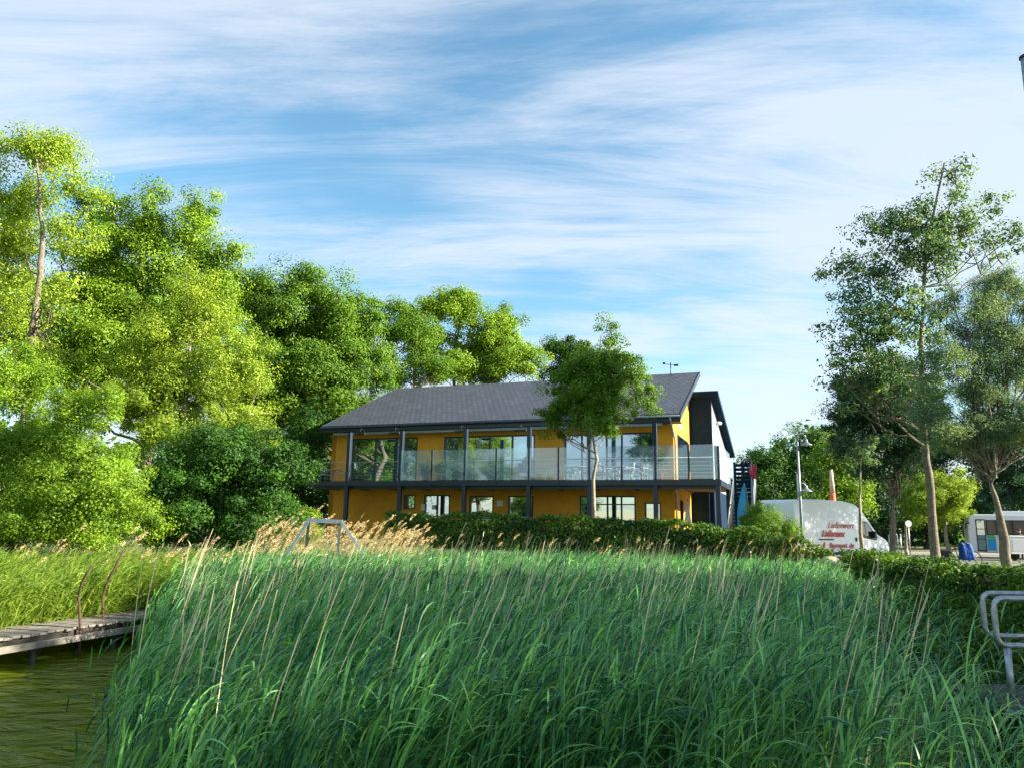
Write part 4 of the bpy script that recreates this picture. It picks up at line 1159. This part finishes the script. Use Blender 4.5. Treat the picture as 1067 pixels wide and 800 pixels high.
potted(687, .75, 'bushy potted plant beside the right corner post', 1.15, .42, 'lf_dark', 303)
# closed white parasol under the balcony
p = BW(uv_of(716.5, 530, 2.2)[0], 2.2, ZG)
t = thing('closed_parasol', 'closed white parasol standing under the right end of the balcony', 'parasol', p, 0)
MB().lathe([(.02, 2.05), (.06, 2.0), (.15, 1.2), (.17, .95), (.03, .9)], 12).build('canopy', M['signwhite'], t)
MB().tube([(0, 0, 0.05), (0, 0, 2.15)], .022, 8).build('pole', M['galv'], t)
MB().lathe([(0, .08), (.26, .06), (.28, 0), (0, 0)], 16).build('base', M['kerb'], t)

# ------------------------------------------------------------------ flags
p = P(783, 545, 31); zb0 = gh(p.x, 31)
ft = P(783, 479, 31)
t = thing('flagpole', 'thin pole with a limp pink-red flag beside the dark screen', 'flag', (p.x, 31, zb0))
MB().tube([(0, 0, 0), (ft.x - p.x, 0, ft.z - zb0)], .03, 8).build('pole', M['galvdull'], t)
hft = ft.z - zb0
V = []; nF = 8
for i in range(nF + 1):
    for j in range(5):
        V.append((.03 + .30 * j / 4 * (1 - .35 * i / nF) + .02 * math.sin(i), .07 * math.sin(j * 2.1 + i * .4), hft - .15 - .55 * i / nF - .09 * j / 4))
fl = MB(); fl.add(V, [(i * 5 + j, i * 5 + j + 1, (i + 1) * 5 + j + 1, (i + 1) * 5 + j) for i in range(nF) for j in range(4)], True)
fo = fl.build('flag', M['pink'], t); sd = fo.modifiers.new('s', 'SOLIDIFY'); sd.thickness = .01
p = P(776, 545, 30); zb0 = gh(p.x, 30); ft = P(778, 503, 30)
t = thing('beach_flag', 'sky blue feather-shaped beach flag in front of the dark screen', 'flag', (p.x, 30, zb0))
hft = ft.z - zb0
MB().tube([(.16, 0, 0), (.17, 0, hft * .6), (.14, 0, hft * .85), (.05, 0, hft)], .014, 6).build('pole', M['galvdull'], t)
V = []; N_ = 12
for i in range(N_ + 1):
    s_ = i / N_; z = .35 + (hft - .35) * s_
    wd = .44 * math.sin(math.pi * (1 - s_) * .80 + .02) ** .8
    V += [(.155 - .1 * s_ ** 3, .012, z), (.155 - .1 * s_ ** 3 - wd * .5, .05 * math.sin(i * .8), z), (.155 - .1 * s_ ** 3 - wd, .02, z)]
fl = MB(); fl.add(V, [(i * 3 + j, i * 3 + j + 1, (i + 1) * 3 + j + 1, (i + 1) * 3 + j) for i in range(N_) for j in range(2)], True)
fo = fl.build('sail', M['cyan'], t); sd = fo.modifiers.new('s', 'SOLIDIFY'); sd.thickness = .01

# ------------------------------------------------------------------ van
A = P(831, 560, 30.4); B = P(926.5, 560, 33.8)
Lv = math.hypot(B.x - A.x, B.y - A.y); rzv = math.atan2(B.y - A.y, B.x - A.x)
print('van length', Lv)
k = Lv / 6.9
nV = Vector((math.sin(rzv), -math.cos(rzv), 0)); A = A - nV * 1.0
van = thing('delivery_van', 'white high-roof delivery van with red lettering parked behind the hedge', 'van', (A.x, A.y, .66), rzv)
prof = [(.0, .42), (.0, 2.35), (.06, 2.62), (.25, 2.72), (1.8, 2.76), (3.6, 2.74), (4.45, 2.64), (4.95, 2.42), (5.25, 2.10), (6.02, 1.36), (6.6, 1.16), (6.84, .98), (6.9, .6), (6.84, .35), (5.98, .33), (5.90, .62), (5.6, .80), (5.25, .62), (5.15, .33), (2.05, .33), (1.97, .62), (1.65, .80), (1.3, .62), (1.22, .33), (.1, .33)]
HWV = 1.0
body = MB(); 
# tumblehome: upper body narrower
n = len(prof)
def hwz(z): return HWV - max(0, z - 1.2) * .075
body.add([(x * k, -hwz(z), z) for x, z in prof] + [(x * k, hwz(z), z) for x, z in prof],
         [tuple(range(n)), tuple(range(2 * n - 1, n - 1, -1))] + [(i, i + n, (i + 1) % n + n, (i + 1) % n) for i in range(n)])
bo = body.build('body', M['white'], van, bevel=.06)
def side_poly(pts, name, m, parent, off=.012, s=-1):
    b = MB(); q = [(x * k, s * (hwz(z) + off), z) for x, z in pts]; q2 = [(x * k, s * (hwz(z) - .03), z) for x, z in pts]; m_ = len(pts)
    b.add(q + q2, [tuple(range(m_)), tuple(range(2 * m_ - 1, m_ - 1, -1))] + [(i, i + m_, (i + 1) % m_ + m_, (i + 1) % m_) for i in range(m_)])
    return b.build(name, m, parent)
for s_ in (-1, 1):
    side_poly([(4.72, 1.92), (5.22, 1.90), (5.95, 1.26), (5.85, 1.10), (4.85, 1.22), (4.72, 1.35)], 'cab_window', M['black'], van, .010, s_)
    side_poly([(4.78, 1.86), (5.0, 1.86), (5.0, 1.33), (4.78, 1.36)], 'window_pane', M['darkglass'], van, .014, s_)
    side_poly([(5.06, 1.86), (5.2, 1.85), (5.82, 1.27), (5.06, 1.30)], 'window_pane', M['darkglass'], van, .014, s_)
    side_poly([(1.55, 1.16), (2.55, 1.16), (2.55, 1.10), (1.55, 1.10)], 'slide_rail', M['black'], van, .012, s_)
    for hx in (4.22, 4.52):
        side_poly([(hx, 1.22), (hx + .09, 1.22), (hx + .09, 1.06), (hx, 1.06)], 'door_handle', M['black'], van, .03, s_)
    side_poly([(.3, .62), (5.0, .62), (5.0, .52), (.3, .52)], 'rubbing_strip', M['black'], van, .015, s_)
    MB().box(5.48 * k, 5.62 * k, s_ * 1.05 - .12, s_ * 1.05 + .12, 1.2, 1.5).build('wing_mirror', M['black'], van, bevel=.03)
    MB().box(6.62 * k, 6.86 * k, s_ * .78 - .14, s_ * .78 + .14, .80, 1.02).build('headlight', M['window'], van, bevel=.03)
    MB().box(-.02, .04, s_ * .90 - .07, s_ * .90 + .07, 1.0, 1.6).build('tail_light', M['redtext'], van, bevel=.01)
g = MB(); g.add([(5.30 * k, -.84, 2.08), (5.30 * k, .84, 2.08), (6.02 * k, .90, 1.39), (6.02 * k, -.90, 1.39)], [(0, 1, 2, 3)])
wo = g.build('windscreen', M['window'], van); wo.location = (.02, 0, .015)
for wx in (1.63, 5.57):
    for s_ in (-1, 1):
        tt = thing('wheel', None, None, (wx * k, s_ * .86, .36)); tt.parent = van
        rr_ = [(.34 * math.cos(a), .34 * math.sin(a)) for a in np.linspace(0, 2 * math.pi, 25)[:-1]]
        MB().prism(rr_, -.11, .11).build('tyre', M['tyre'], tt, bevel=.03)
        MB().prism([(x * .62, z * .62) for x, z in rr_], -.118, .118).build('rim', M['galv'], tt)
yT = -hwz(1.5) - .006
text('Liefenwert', .36, M['redtext'], van, (2.2 * k, -hwz(1.72) - .014, 1.60), (R(90), 0, 0), 'script_lettering', shear=.45, sx=1.15)
text('Liefermax', .36, M['redtext'], van, (1.72 * k, -hwz(1.5) - .018, 1.25), (R(90), 0, 0), 'red_lettering', shear=.35, bold=.012, sx=1.05)
text('flaymaset .de', .28, M['redtext'], van, (2.2 * k, -hwz(1.0) - .016, .80), (R(90), 0, 0), 'web_address', shear=.2, bold=.006, sx=1.15)
text('fl', .30, M['redtext'], van, (1.72 * k, -hwz(1.0) - .016, .80), (R(90), 0, 0), 'red_lettering', shear=.2, bold=.012)

# ------------------------------------------------------------------ bus
pb = P(1009.5, 560, 47)
bus = thing('small_bus', 'white and green small bus parked under the dark trees at the right edge', 'bus', (pb.x, 47, .66), R(-25))
LB, HB = 8.2, 2.62
MB().prism([(0.05, .30), (0, .6), (.0, 1.9), (.12, 2.45), (.35, HB), (LB - .2, HB), (LB, 2.4), (LB, .3)], 0, 2.3).build('body', M['bwhite'], bus, bevel=.09)
MB().prism([(1.6, HB + .005), (1.75, HB + .22), (4.2, HB + .22), (4.4, HB + .005)], .5, 1.8).build('roof_unit', M['bwhite'], bus, bevel=.05)
MB().box(.95, LB - .3, -.012, .02, 1.35, 2.28).build('window_band', M['black'], bus)
for i in range(5):
    x = 1.0 + i * 1.36
    MB().box(x + .03, x + 1.28, -.02, -.013, 1.40, 2.22).build('window', M['darkglass'], bus)
MB().box(.42, .93, -.014, .02, .38, 2.32).build('door', M['black'], bus)
for z0, z1 in ((1.75, 2.25), (1.15, 1.70), (.45, 1.10)): MB().box(.48, .87, -.022, -.015, z0, z1).build('door_pane', M['window'], bus)
MB().box(.97, 1.42, -.016, .02, .45, 1.15).build('poster', M['cyan'], bus)
MB().box(1.44, 3.1, -.014, .02, .42, 1.22).build('green_panel', M['green'], bus)
MB().box(.97, 1.42, -.014, .02, 1.17, 1.33).build('green_panel', M['green'], bus)
for wx in (2.15, 6.4):
    rr_ = [(.46 * math.cos(a), .46 * math.sin(a)) for a in np.linspace(0, 2 * math.pi, 25)[:-1]]
    tt = thing('wheel', None, None, (wx, .12, .46)); tt.parent = bus
    MB().prism(rr_, -.145, .2).build('tyre', M['tyre'], tt, bevel=.03)
    MB().prism([(x * .58, z * .58) for x, z in rr_], -.155, .1).build('rim', M['galv'], tt)
MB().tube([(.05, -.02, 2.1), (-.12, -.25, 2.05), (-.14, -.28, 1.75)], .05, 8).build('mirror', M['black'], bus)
# box trailer
pt = P(1053, 570, 42)
tr = thing('box_trailer', 'small pale grey box trailer standing in front of the bus', 'trailer', (pt.x, 42, .66))
MB().box(0, 1.9, 0, 1.2, .38, 1.32).build('box', M['bwhite'], tr, bevel=.03)
MB().box(.12, 1.1, -.015, .01, .5, 1.2).build('door_panel', M['grey'], tr, bevel=.005)
MB().box(-.05, 1.95, -.05, 1.25, 1.321, 1.37).build('lid', M['signwhite'], tr, bevel=.02)
MB().beam((1.9, .6, .4), (3.0, .6, .42), .06, .06).build('drawbar', M['galv'], tr)
for s_ in (-.08, 1.22):
    rr_ = [(.22 * math.cos(a), .22 * math.sin(a)) for a in np.linspace(0, 2 * math.pi, 21)[:-1]]
    MB().prism([(x + 1.0, z + .22) for x, z in rr_], s_ - .03, s_ + .08).build('wheel', M['tyre'], tr)
MB().box(.1, .16, .5, .56, 0, .38).build('prop_stand', M['galv'], tr)
# person behind the trailer
pp = P(1061, 553, 43.8)
bm_v = [(0, 0, .95), (0, .0, 1.15), (0, 0, 1.38), (0, -.01, 1.50), (0, -.03, 1.60), (0, -.03, 1.70),
        (.19, 0, 1.40), (.25, -.03, 1.12), (.22, -.16, .90), (-.19, 0, 1.40), (-.25, -.03, 1.12), (-.22, -.16, .90),
        (.10, 0, .88), (.11, 0, .48), (.11, .02, .08), (.11, -.14, .03), (-.10, 0, .88), (-.11, 0, .48), (-.11, .02, .08), (-.11, -.14, .03)]
bm_e = [(0, 1), (1, 2), (2, 3), (3, 4), (4, 5), (2, 6), (6, 7), (7, 8), (2, 9), (9, 10), (10, 11), (0, 12), (12, 13), (13, 14), (14, 15), (0, 16), (16, 17), (17, 18), (18, 19)]
bm_r = [.15, .14, .16, .06, .085, .09, .07, .05, .035, .07, .05, .035, .10, .07, .05, .04, .10, .07, .05, .04]
me = bpy.data.meshes.new('person'); me.from_pydata(bm_v, bm_e, []); me.materials.append(M['clothdark'])
per = bpy.data.objects.new('person', me); COL.objects.link(per)
sk = per.modifiers.new('skin', 'SKIN'); ss = per.modifiers.new('sub', 'SUBSURF'); ss.levels = 2; ss.render_levels = 2
for i, r_ in enumerate(bm_r): me.skin_vertices[0].data[i].radius = (r_, r_)
me.skin_vertices[0].data[0].use_root = True
per.location = (pp.x, 43.8, .66)
tag(per, 'person in dark clothes and dark cap standing behind the box trailer', 'person')
MB().lathe([(0, .0), (.07, .01), (.098, .06), (.102, .13), (.09, .19), (0, .21)], 14, (0, -.035, 1.52)).build('face', M['skin'], per)
MB().lathe([(.106, .12), (.108, .16), (.085, .22), (0, .245)], 14, (0, -.03, 1.53)).box(-.08, .08, -.21, -.12, 1.655, 1.67).build('cap', M['clothdark'], per)

# ------------------------------------------------------------------ street lamp
pl_ = P(836, 560, 28.2); zb0 = gh(pl_.x, 28.2)
top = P(835, 456, 28.2)
lamp = thing('street_lamp', 'grey double-armed lamp post with two hanging bell lamps before the white van', 'street lamp', (pl_.x, 28.2, zb0))
ht = top.z - zb0; px2 = 28.2 / F0
MB().tube([(0, 0, 0), (0, 0, ht * .5), (0, 0, ht)], [.062, .05, .04], 10).build('pole', M['galvdull'], lamp)
MB().tube([(0, 0, 0), (0, 0, .5)], .085, 10).build('sleeve', M['redtext'], lamp)
MB().box(-.10, -.05, -.04, .04, ht - 2.2 * .95 - .25, ht - 1.35).build('bracket', M['galvdull'], lamp)
def arm(z0, rad, nm, sc):
    pts = [(rad - rad * math.cos(a), 0, z0 + rad * math.sin(a)) for a in np.linspace(0, math.pi * .95, 12)]
    pts.append((pts[-1][0] + .03, 0, pts[-1][2] - .18 * sc))
    ao = MB().tube(pts, .028 * (.6 + .4 * sc), 8).build('arm', M['galvdull'], lamp)
    e = pts[-1]
    MB().lathe([(.025, .13), (.045, .10), (.06, .02), (.20, -.08), (.225, -.10), (.19, -.09), (.05, -.02)], 18, (e[0], 0, e[2] - .02)).build('lamp_shade', M['galv'], ao)
    MB().lathe([(0, -.14), (.05, -.12), (.07, -.07), (.04, -.03)], 12, (e[0], 0, e[2] - .02)).build('bulb_glass', M['signwhite'], ao)
for o_ in [arm(ht, .16, 'a', 1.0)]: pass
z2 = P(836, 506, 28.2).z - zb0
arm(z2, .11, 'b', .55)
# red tapered pole behind the van
pq = P(868.5, 530, 41); tq = P(868, 489, 41)
t = thing('tapered_pole', 'tapered pole with orange-red lower part rising behind the van roof', 'pole', (pq.x, 41, .66))
MB().tube([(0, 0, 0), (0, 0, 2.6 - .4), (0, 0, 3.5)], [.26, .20, .14], 12).build('red_cone', M['redpole'], t)
MB().tube([(0, 0, 3.5), (0, 0, tq.z - .66)], [.14, .08], 12).build('pale_tip', M['palewood'], t)
# signs
ps = P(944.5, 560, 45)
sg = thing('round_sign', 'round white sign on thin posts beyond the road', 'sign', (ps.x, 45, .62))
MB().tube([(.16, 0, 0), (.16, 0, 2.0)], .035, 8).build('post', M['galv'], sg)
MB().tube([(-.35, 0, 0), (-.35, 0, 1.4)], .035, 8).build('post', M['galv'], sg)
MB().prism([(.16 + .19 * math.cos(a), 2.0 + .19 * math.sin(a)) for a in np.linspace(0, 2 * math.pi, 25)[:-1]], -.06, -.036).build('sign_plate', M['signwhite'], sg)
hp_ = MB().tube([(-.9, .3, 0), (-.9, .3, 1.3), (-.75, .3, 1.45), (-.5, .3, 1.45), (-.4, .3, 1.3), (-.4, .3, 0)], .03, 8)
o = hp_.build('hoop_stand', M['galvdull'], None, shift=(0, 0, 0)); o.location = (ps.x, 45, .62); tag(o, 'metal hoop barrier left of the round white sign', 'barrier')

# ------------------------------------------------------------------ bicycle with blue cover
pk = P(1000, 575, 33.5); zb0 = .66
bk = thing('bicycle', 'dark bicycle with a blue cloth draped over it by the right hedge', 'bicycle', (pk.x, 33.5, zb0), R(-8))
for wx in (-.55, .55):
    tt = thing('wheel', None, None, (wx, 0, .35)); tt.parent = bk
    ring = [(.34 * math.cos(a), 0, .34 * math.sin(a)) for a in np.linspace(0, 2 * math.pi, 29)]
    MB().tube(ring, .022, 6, caps=False).build('tyre', M['tyre'], tt)
    s = MB()
    for a in np.linspace(0, math.pi, 9)[:-1]: s.tube([(.32 * math.cos(a), 0, .32 * math.sin(a)), (-.32 * math.cos(a), 0, -.32 * math.sin(a))], .003, 3)
    s.build('spokes', M['galv'], tt)
MB().tube([(-.55, 0, .35), (-.18, 0, .85)], .016).tube([(-.55, 0, .35), (-.05, 0, .32)], .014).tube([(-.05, 0, .32), (-.2, 0, .9)], .018).tube([(-.18, 0, .82), (.36, 0, .86)], .018).tube([(-.05, 0, .32), (.38, 0, .78)], .018).tube([(.55, 0, .35), (.34, 0, 1.0)], .018).build('frame', M['clothdark'], bk)
MB().tube([(.15, -.26, 1.02), (.32, -.2, 1.05), (.35, 0, 1.02), (.32, .2, 1.05), (.15, .26, 1.02)], .014).build('handlebar', M['black'], bk)
MB().box(-.34, -.08, -.07, .07, .90, .95).build('saddle', M['black'], bk, bevel=.02)
MB().box(-.85, -.42, -.19, -.05, .35, .75).build('pannier', M['clothdark'], bk, bevel=.04)
V = []; nI, nJ = 12, 8
for i in range(nI + 1):
    for j in range(nJ + 1):
        a = -math.pi * .5 + math.pi * i / nI; x = .05 + .42 * j / nJ
        z = .98 + .06 * math.cos(a * 2) if abs(a) < .5 else .98 - (abs(a) - .5) * .62
        V.append((x + .02 * math.sin(i * 2 + j), .30 * math.sin(a) + .02 * math.sin(j * 2.2 + i), z + .03 * math.sin(j * 1.3)))
cl = MB(); cl.add(V, [(i * (nJ + 1) + j, i * (nJ + 1) + j + 1, (i + 1) * (nJ + 1) + j + 1, (i + 1) * (nJ + 1) + j) for i in range(nI) for j in range(nJ)], True)
co = cl.build('cloth_cover', M['blue'], None); co.location = bk.location; co.rotation_euler = bk.rotation_euler
co.modifiers.new('s', 'SOLIDIFY').thickness = .015
tag(co, 'blue cloth hanging over the handlebar of the bicycle', 'cloth')

# pale stone in the hedge gap
ps_ = P(866, 586, 22.9)
import bmesh
bm = bmesh.new(); bmesh.ops.create_icosphere(bm, subdivisions=4, radius=1)
for v in bm.verts:
    n_ = v.co.copy(); f_ = 1 + .07 * math.sin(n_.x * 3 + 1) * math.cos(n_.y * 2.6) + .05 * math.sin(n_.z * 4 + n_.x * 3)
    v.co = Vector((n_.x * .36, n_.y * .30, n_.z * .24)) * f_
me = bpy.data.meshes.new('boulder'); bm.to_mesh(me); bm.free(); me.materials.append(M['rock']); me.polygons.foreach_set('use_smooth', [True] * len(me.polygons))
o = bpy.data.objects.new('boulder', me); COL.objects.link(o); o.location = (ps_.x, 22.9, max(ps_.z - .05, gh(ps_.x, 22.9) + .12))
print('boulder', o.location, gh(ps_.x, 22.9))
tag(o, 'pale sandy boulder in the gap between the two hedges', 'boulder')

# ------------------------------------------------------------------ jetty on the left
ZJ = .45
a = G(0, 665, ZJ); b = G(107, 649, ZJ); c = G(0, 654, ZJ)
dj = Vector((b.x - a.x, b.y - a.y, 0)).normalized(); nj = Vector((-dj.y, dj.x, 0))
wj = Vector((c.x - a.x, c.y - a.y, 0)).dot(nj)
print('jetty', a, b, dj, wj)
e1 = G(200, 634, ZJ); LJ = Vector((e1.x - a.x, e1.y - a.y, 0)).dot(dj) + .3
rzj = math.atan2(dj.y, dj.x)
j = thing('wooden_jetty', 'narrow weathered plank jetty over the water at the left', 'jetty', (a.x, a.y, 0), rzj)
dk = MB(); x = -5.0; rr = random.Random(4)
while x < LJ:
    w_ = .135; dz = rr.uniform(-.006, .006); ex = rr.uniform(-.03, .03)
    dk.box(x, x + w_, ex, wj + ex, ZJ - .035 + dz, ZJ + dz); x += w_ + .018
dk.build('decking', M['plank'], j, bevel=.004)
for y0 in (.05, wj - .13): MB().box(-5, LJ, y0, y0 + .08, ZJ - .20, ZJ - .045).build('bearer', M['mud'], j)
MB().box(-5, LJ - 1.0, -.09, -.04, ZJ - .21, ZJ - .11).build('side_beam', M['paleplank'], j, bevel=.006)
x = -4.0
while x < LJ:
    for y0 in (.09, wj - .09): MB().tube([(x, y0, -1.0), (x, y0, ZJ - .05)], .06, 8).build('pile', M['mud'], j)
    x += 1.55
GP = 'bent rusty poles at the jetty edge'
for pts, lab in (([(84, 664), (83, 640), (82, 622), (85, 607), (90, 598), (95, 590.5)], 'shorter bent rusty pole at the jetty edge, left of the taller one'),
                 ([(108, 655), (107.5, 640), (107, 622), (110, 610), (118, 594), (129, 573)], 'taller bent rusty pole at the jetty edge, leaning right at the top')):
    Yp = G(pts[0][0], pts[0][1] - 3, .33).y
    q = [P(x, y, Yp) for x, y in pts]; q = [Vector((q[0].x, q[0].y, -.5))] + q
    o = MB().tube(q, .021, 8).build('bent_pole', M['rust'], None, shift=q[1]); o.location = q[1]
    tag(o, lab, 'pole', GP)

# ------------------------------------------------------------------ metal trestle in the reeds
Yt = 17.2
t1 = P(322.5, 541.5, Yt); t2 = P(355, 543, Yt)
tr_ = thing('metal_trestle', 'galvanised metal trestle frame standing among the dry reeds', 'trestle', (t1.x, Yt, 0))
def L_(px, py, Y_): q = P(px, py, Y_); return (q.x - t1.x, q.y - Yt, q.z)
MB().beam(L_(320, 541.5, Yt), L_(357, 543.2, Yt), .07, .09).build('top_bar', M['galvdull'], tr_)
MB().beam(L_(321, 543, Yt - .03), L_(284, 600, Yt), .06).build('leg', M['galvdull'], tr_)
MB().beam(L_(321.5, 544, Yt + .03), L_(317, 592, Yt + .6), .06).build('leg', M['galvdull'], tr_)
MB().beam(L_(354, 544, Yt + .03), L_(351, 592, Yt + .6), .06).build('leg', M['galvdull'], tr_)
MB().beam(L_(356, 543.5, Yt - .03), L_(391, 596, Yt), .055).build('leg', M['galv'], tr_)
# the footing lies under water, hidden in the reeds
MB().beam((L_(284, 600, Yt)[0], 0, L_(284, 600, Yt)[2]), (L_(284, 600, Yt)[0] - .35, 0, -.5), .06).build('leg_foot', M['galvdull'], tr_)
MB().beam((L_(391, 596, Yt)[0], 0, L_(391, 596, Yt)[2]), (L_(391, 596, Yt)[0] + .6, 0, -.5), .06).build('leg_foot', M['galvdull'], tr_)
for pxx in (317, 351):
    q = L_(pxx, 592, Yt + .6); MB().beam(q, (q[0], q[1] + .2, -.5), .06).build('leg_foot', M['galvdull'], tr_)

# ------------------------------------------------------------------ gangway with handrails at the right
ZP = .56
gw = thing('gangway', 'dark landing stage with galvanised tube handrails at the right edge', 'landing stage', (4.75, 6.98, 0))
def Lg(px, py, Y_): q = P(px, py, Y_); return Vector((q.x - 4.75, q.y - 6.98, q.z))
MB().box(0, 6.5, 0, 1.65, ZP - .06, ZP).build('deck', M['rubber'], gw, bevel=.012)
MB().box(.02, 6.4, .02, .14, ZP - .30, ZP - .064).build('front_beam', M['rubber'], gw, bevel=.01)
MB().box(.02, 6.4, 1.5, 1.62, ZP - .30, ZP - .064).build('rear_beam', M['rubber'], gw, bevel=.01)
MB().box(.02, .14, .16, 1.48, ZP - .30, ZP - .064).build('end_beam', M['rubber'], gw, bevel=.01)
for x in (.45, 2.6, 4.8):
    for y in (.3, 1.35): MB().tube([(x, y, -1.2), (x, y, ZP - .065)], .09, 10).build('pile', M['mud'], gw)
def rounded(p0, p1, zt_, zb_, r=.09, ext=5.0):
    """open loop: from the far right along the top, round the left end, back along the bottom"""
    x0, y = p0; pts = [(x0 + ext, y, zt_), (x0 + r, y, zt_)]
    for a_ in np.linspace(0, math.pi / 2, 6)[1:]: pts.append((x0 + r - r * math.sin(a_), y, zt_ - r + r * math.cos(a_)))
    for a_ in np.linspace(0, math.pi / 2, 6): pts.append((x0 + r - r * math.cos(a_), y, zb_ + r - r * math.sin(a_)))
    pts.append((x0 + ext, y, zb_)); return pts
for Yq, pxl, yt, yb in ((7.35, 1034.5, 623, 672), (8.35, 1023, 617.5, 662)):
    q = Lg(pxl, yt, Yq); zt_, zb_ = Lg(pxl + 10, yt, Yq).z, Lg(pxl + 10, yb, Yq).z
    ho = MB().tube(rounded((q.x, q.y), None, zt_, zb_), .027, 12).build('handrail', M['galv'], gw)
    for i, dx in enumerate((.09 if Yq < 8 else .55, 1.4, 2.8, 4.2)):
        x = q.x + dx
        MB().tube([(x, q.y + (.0), ZP), (x, q.y, zb_ - .02 if i == 0 and Yq < 8 else zt_ - .02)], .03, 10).build('rail_post', M['galv'], gw)
        fp = MB().box(x - .07, x + .07, q.y - .07, q.y + .07, ZP + .001, ZP + .012)
        for sx in (-.05, .05):
            for sy in (-.05, .05): fp.tube([(x + sx, q.y + sy, ZP + .01), (x + sx, q.y + sy, ZP + .035)], .01, 6)
        fp.build('base_plate', M['galv'], gw)
# mast whose top enters the frame
Ym = 11.2; mt = P(1066.5, 60, Ym); zb0 = gh(mt.x, Ym)
t = thing('steel_mast', 'tall grey steel mast whose capped top enters at the upper right corner', 'mast', (mt.x + .02, Ym, zb0))
MB().tube([(0, 0, 0), (0, 0, mt.z - zb0)], [.075, .065], 14).build('pole', M['galvdull'], t)
MB().lathe([(0, .05), (.05, .045), (.082, .02), (.085, -.02), (.06, -.02)], 16, (0, 0, mt.z - zb0)).build('cap', M['steel'], t)

# ------------------------------------------------------------------ light, sky, camera
SUN_AZ = Vector((1.0, -0.16)).normalized(); EL = R(23)
sdir = Vector((SUN_AZ.x * math.cos(EL), SUN_AZ.y * math.cos(EL), math.sin(EL)))
sun = bpy.data.lights.new('sun', 'SUN'); sun.energy = 5.0; sun.angle = R(0.5); sun.color = (1.0, .90, .72)
so_ = bpy.data.objects.new('sun', sun); COL.objects.link(so_); so_.rotation_euler = (-sdir).to_track_quat('-Z', 'Y').to_euler()
w = bpy.data.worlds.new('World'); SC.world = w; w.use_nodes = True
nt = w.node_tree; bg = nt.nodes['Background']; bg.inputs['Strength'].default_value = 0.082
sky = nt.nodes.new('ShaderNodeTexSky'); sky.sky_type = 'NISHITA'; sky.sun_disc = False
sky.sun_elevation = EL; sky.sun_rotation = math.atan2(sdir.x, sdir.y); sky.altitude = 0; sky.air_density = 1.0; sky.dust_density = .15; sky.ozone_density = 1.3
tc = nt.nodes.new('ShaderNodeTexCoord')
sep = nt.nodes.new('ShaderNodeSeparateXYZ'); nt.links.new(tc.outputs['Generated'], sep.inputs[0])
def mth(op, a_, b_=None, c_=None, clamp=False):
    n_ = nt.nodes.new('ShaderNodeMath'); n_.operation = op; n_.use_clamp = clamp
    for i, q in enumerate((a_, b_, c_)):
        if q is None: continue
        if isinstance(q, (int, float)): n_.inputs[i].default_value = q
        else: nt.links.new(q, n_.inputs[i])
    return n_.outputs[0]
zz = mth('ADD', mth('MAXIMUM', sep.outputs['Z'], 0.0), .16)
cx = mth('DIVIDE', sep.outputs['X'], zz); cy = mth('DIVIDE', sep.outputs['Y'], zz)
cmb = nt.nodes.new('ShaderNodeCombineXYZ'); nt.links.new(cx, cmb.inputs[0]); nt.links.new(cy, cmb.inputs[1])
def nz(scale, rot, sx, sy, det, rough, dist, loc=(0, 0, 0)):
    mp = nt.nodes.new('ShaderNodeMapping'); mp.inputs['Rotation'].default_value = (0, 0, R(rot)); mp.inputs['Scale'].default_value = (sx, sy, 1); mp.inputs['Location'].default_value = loc
    nt.links.new(cmb.outputs[0], mp.inputs['Vector'])
    n_ = nt.nodes.new('ShaderNodeTexNoise'); n_.inputs['Scale'].default_value = scale; n_.inputs['Detail'].default_value = det
    n_.inputs['Roughness'].default_value = rough; n_.inputs['Distortion'].default_value = dist
    nt.links.new(mp.outputs[0], n_.inputs['Vector']); return n_.outputs['Fac']
streak = nz(1.35, 32, .55, 2.2, 10, .62, 1.2, (3.1, 1.7, 0))
big = nz(.55, -10, 1, 1.3, 4, .5, .4, (1.2, 4.0, 0))
fine = nz(1.9, -42, .5, 2.6, 8, .65, .7, (7.7, 2.2, 0))
s1_ = mth('MULTIPLY_ADD', streak, .6, mth('MULTIPLY', fine, .4))
cl1 = mth('MULTIPLY_ADD', big, .85, s1_)
rmp = nt.nodes.new('ShaderNodeMapRange'); rmp.interpolation_type = 'SMOOTHSTEP'
rmp.inputs['From Min'].default_value = .76; rmp.inputs['From Max'].default_value = 1.06
rmp.inputs['To Min'].default_value = .05; rmp.inputs['To Max'].default_value = .80
nt.links.new(cl1, rmp.inputs['Value'])
# saturate the sky a little
hs = nt.nodes.new('ShaderNodeHueSaturation'); hs.inputs['Saturation'].default_value = 1.22; hs.inputs['Hue'].default_value = .484; hs.inputs['Value'].default_value = .88
nt.links.new(sky.outputs[0], hs.inputs['Color'])
mx = nt.nodes.new('ShaderNodeMix'); mx.data_type = 'RGBA'
nt.links.new(rmp.outputs[0], mx.inputs['Factor']); nt.links.new(hs.outputs[0], mx.inputs['A']); mx.inputs['B'].default_value = (2.85, 3.1, 3.5, 1)
nt.links.new(mx.outputs['Result'], bg.inputs['Color'])

cam = bpy.data.cameras.new('camera'); cam.sensor_width = 36; cam.lens = 36 * F0 / W0; cam.clip_end = 3000; cam.clip_start = .05
co_ = bpy.data.objects.new('camera', cam); COL.objects.link(co_); co_.location = EYE; co_.rotation_euler = CM.to_euler(); SC.camera = co_
vs = SC.view_settings; vs.view_transform = 'Standard'; vs.look = 'None'; vs.gamma = 1; vs.use_curve_mapping = False; vs.exposure = 1.93
SC.cycles.max_bounces = 8; SC.cycles.transparent_max_bounces = 8; SC.cycles.use_denoising = True
SC.render.use_persistent_data = False
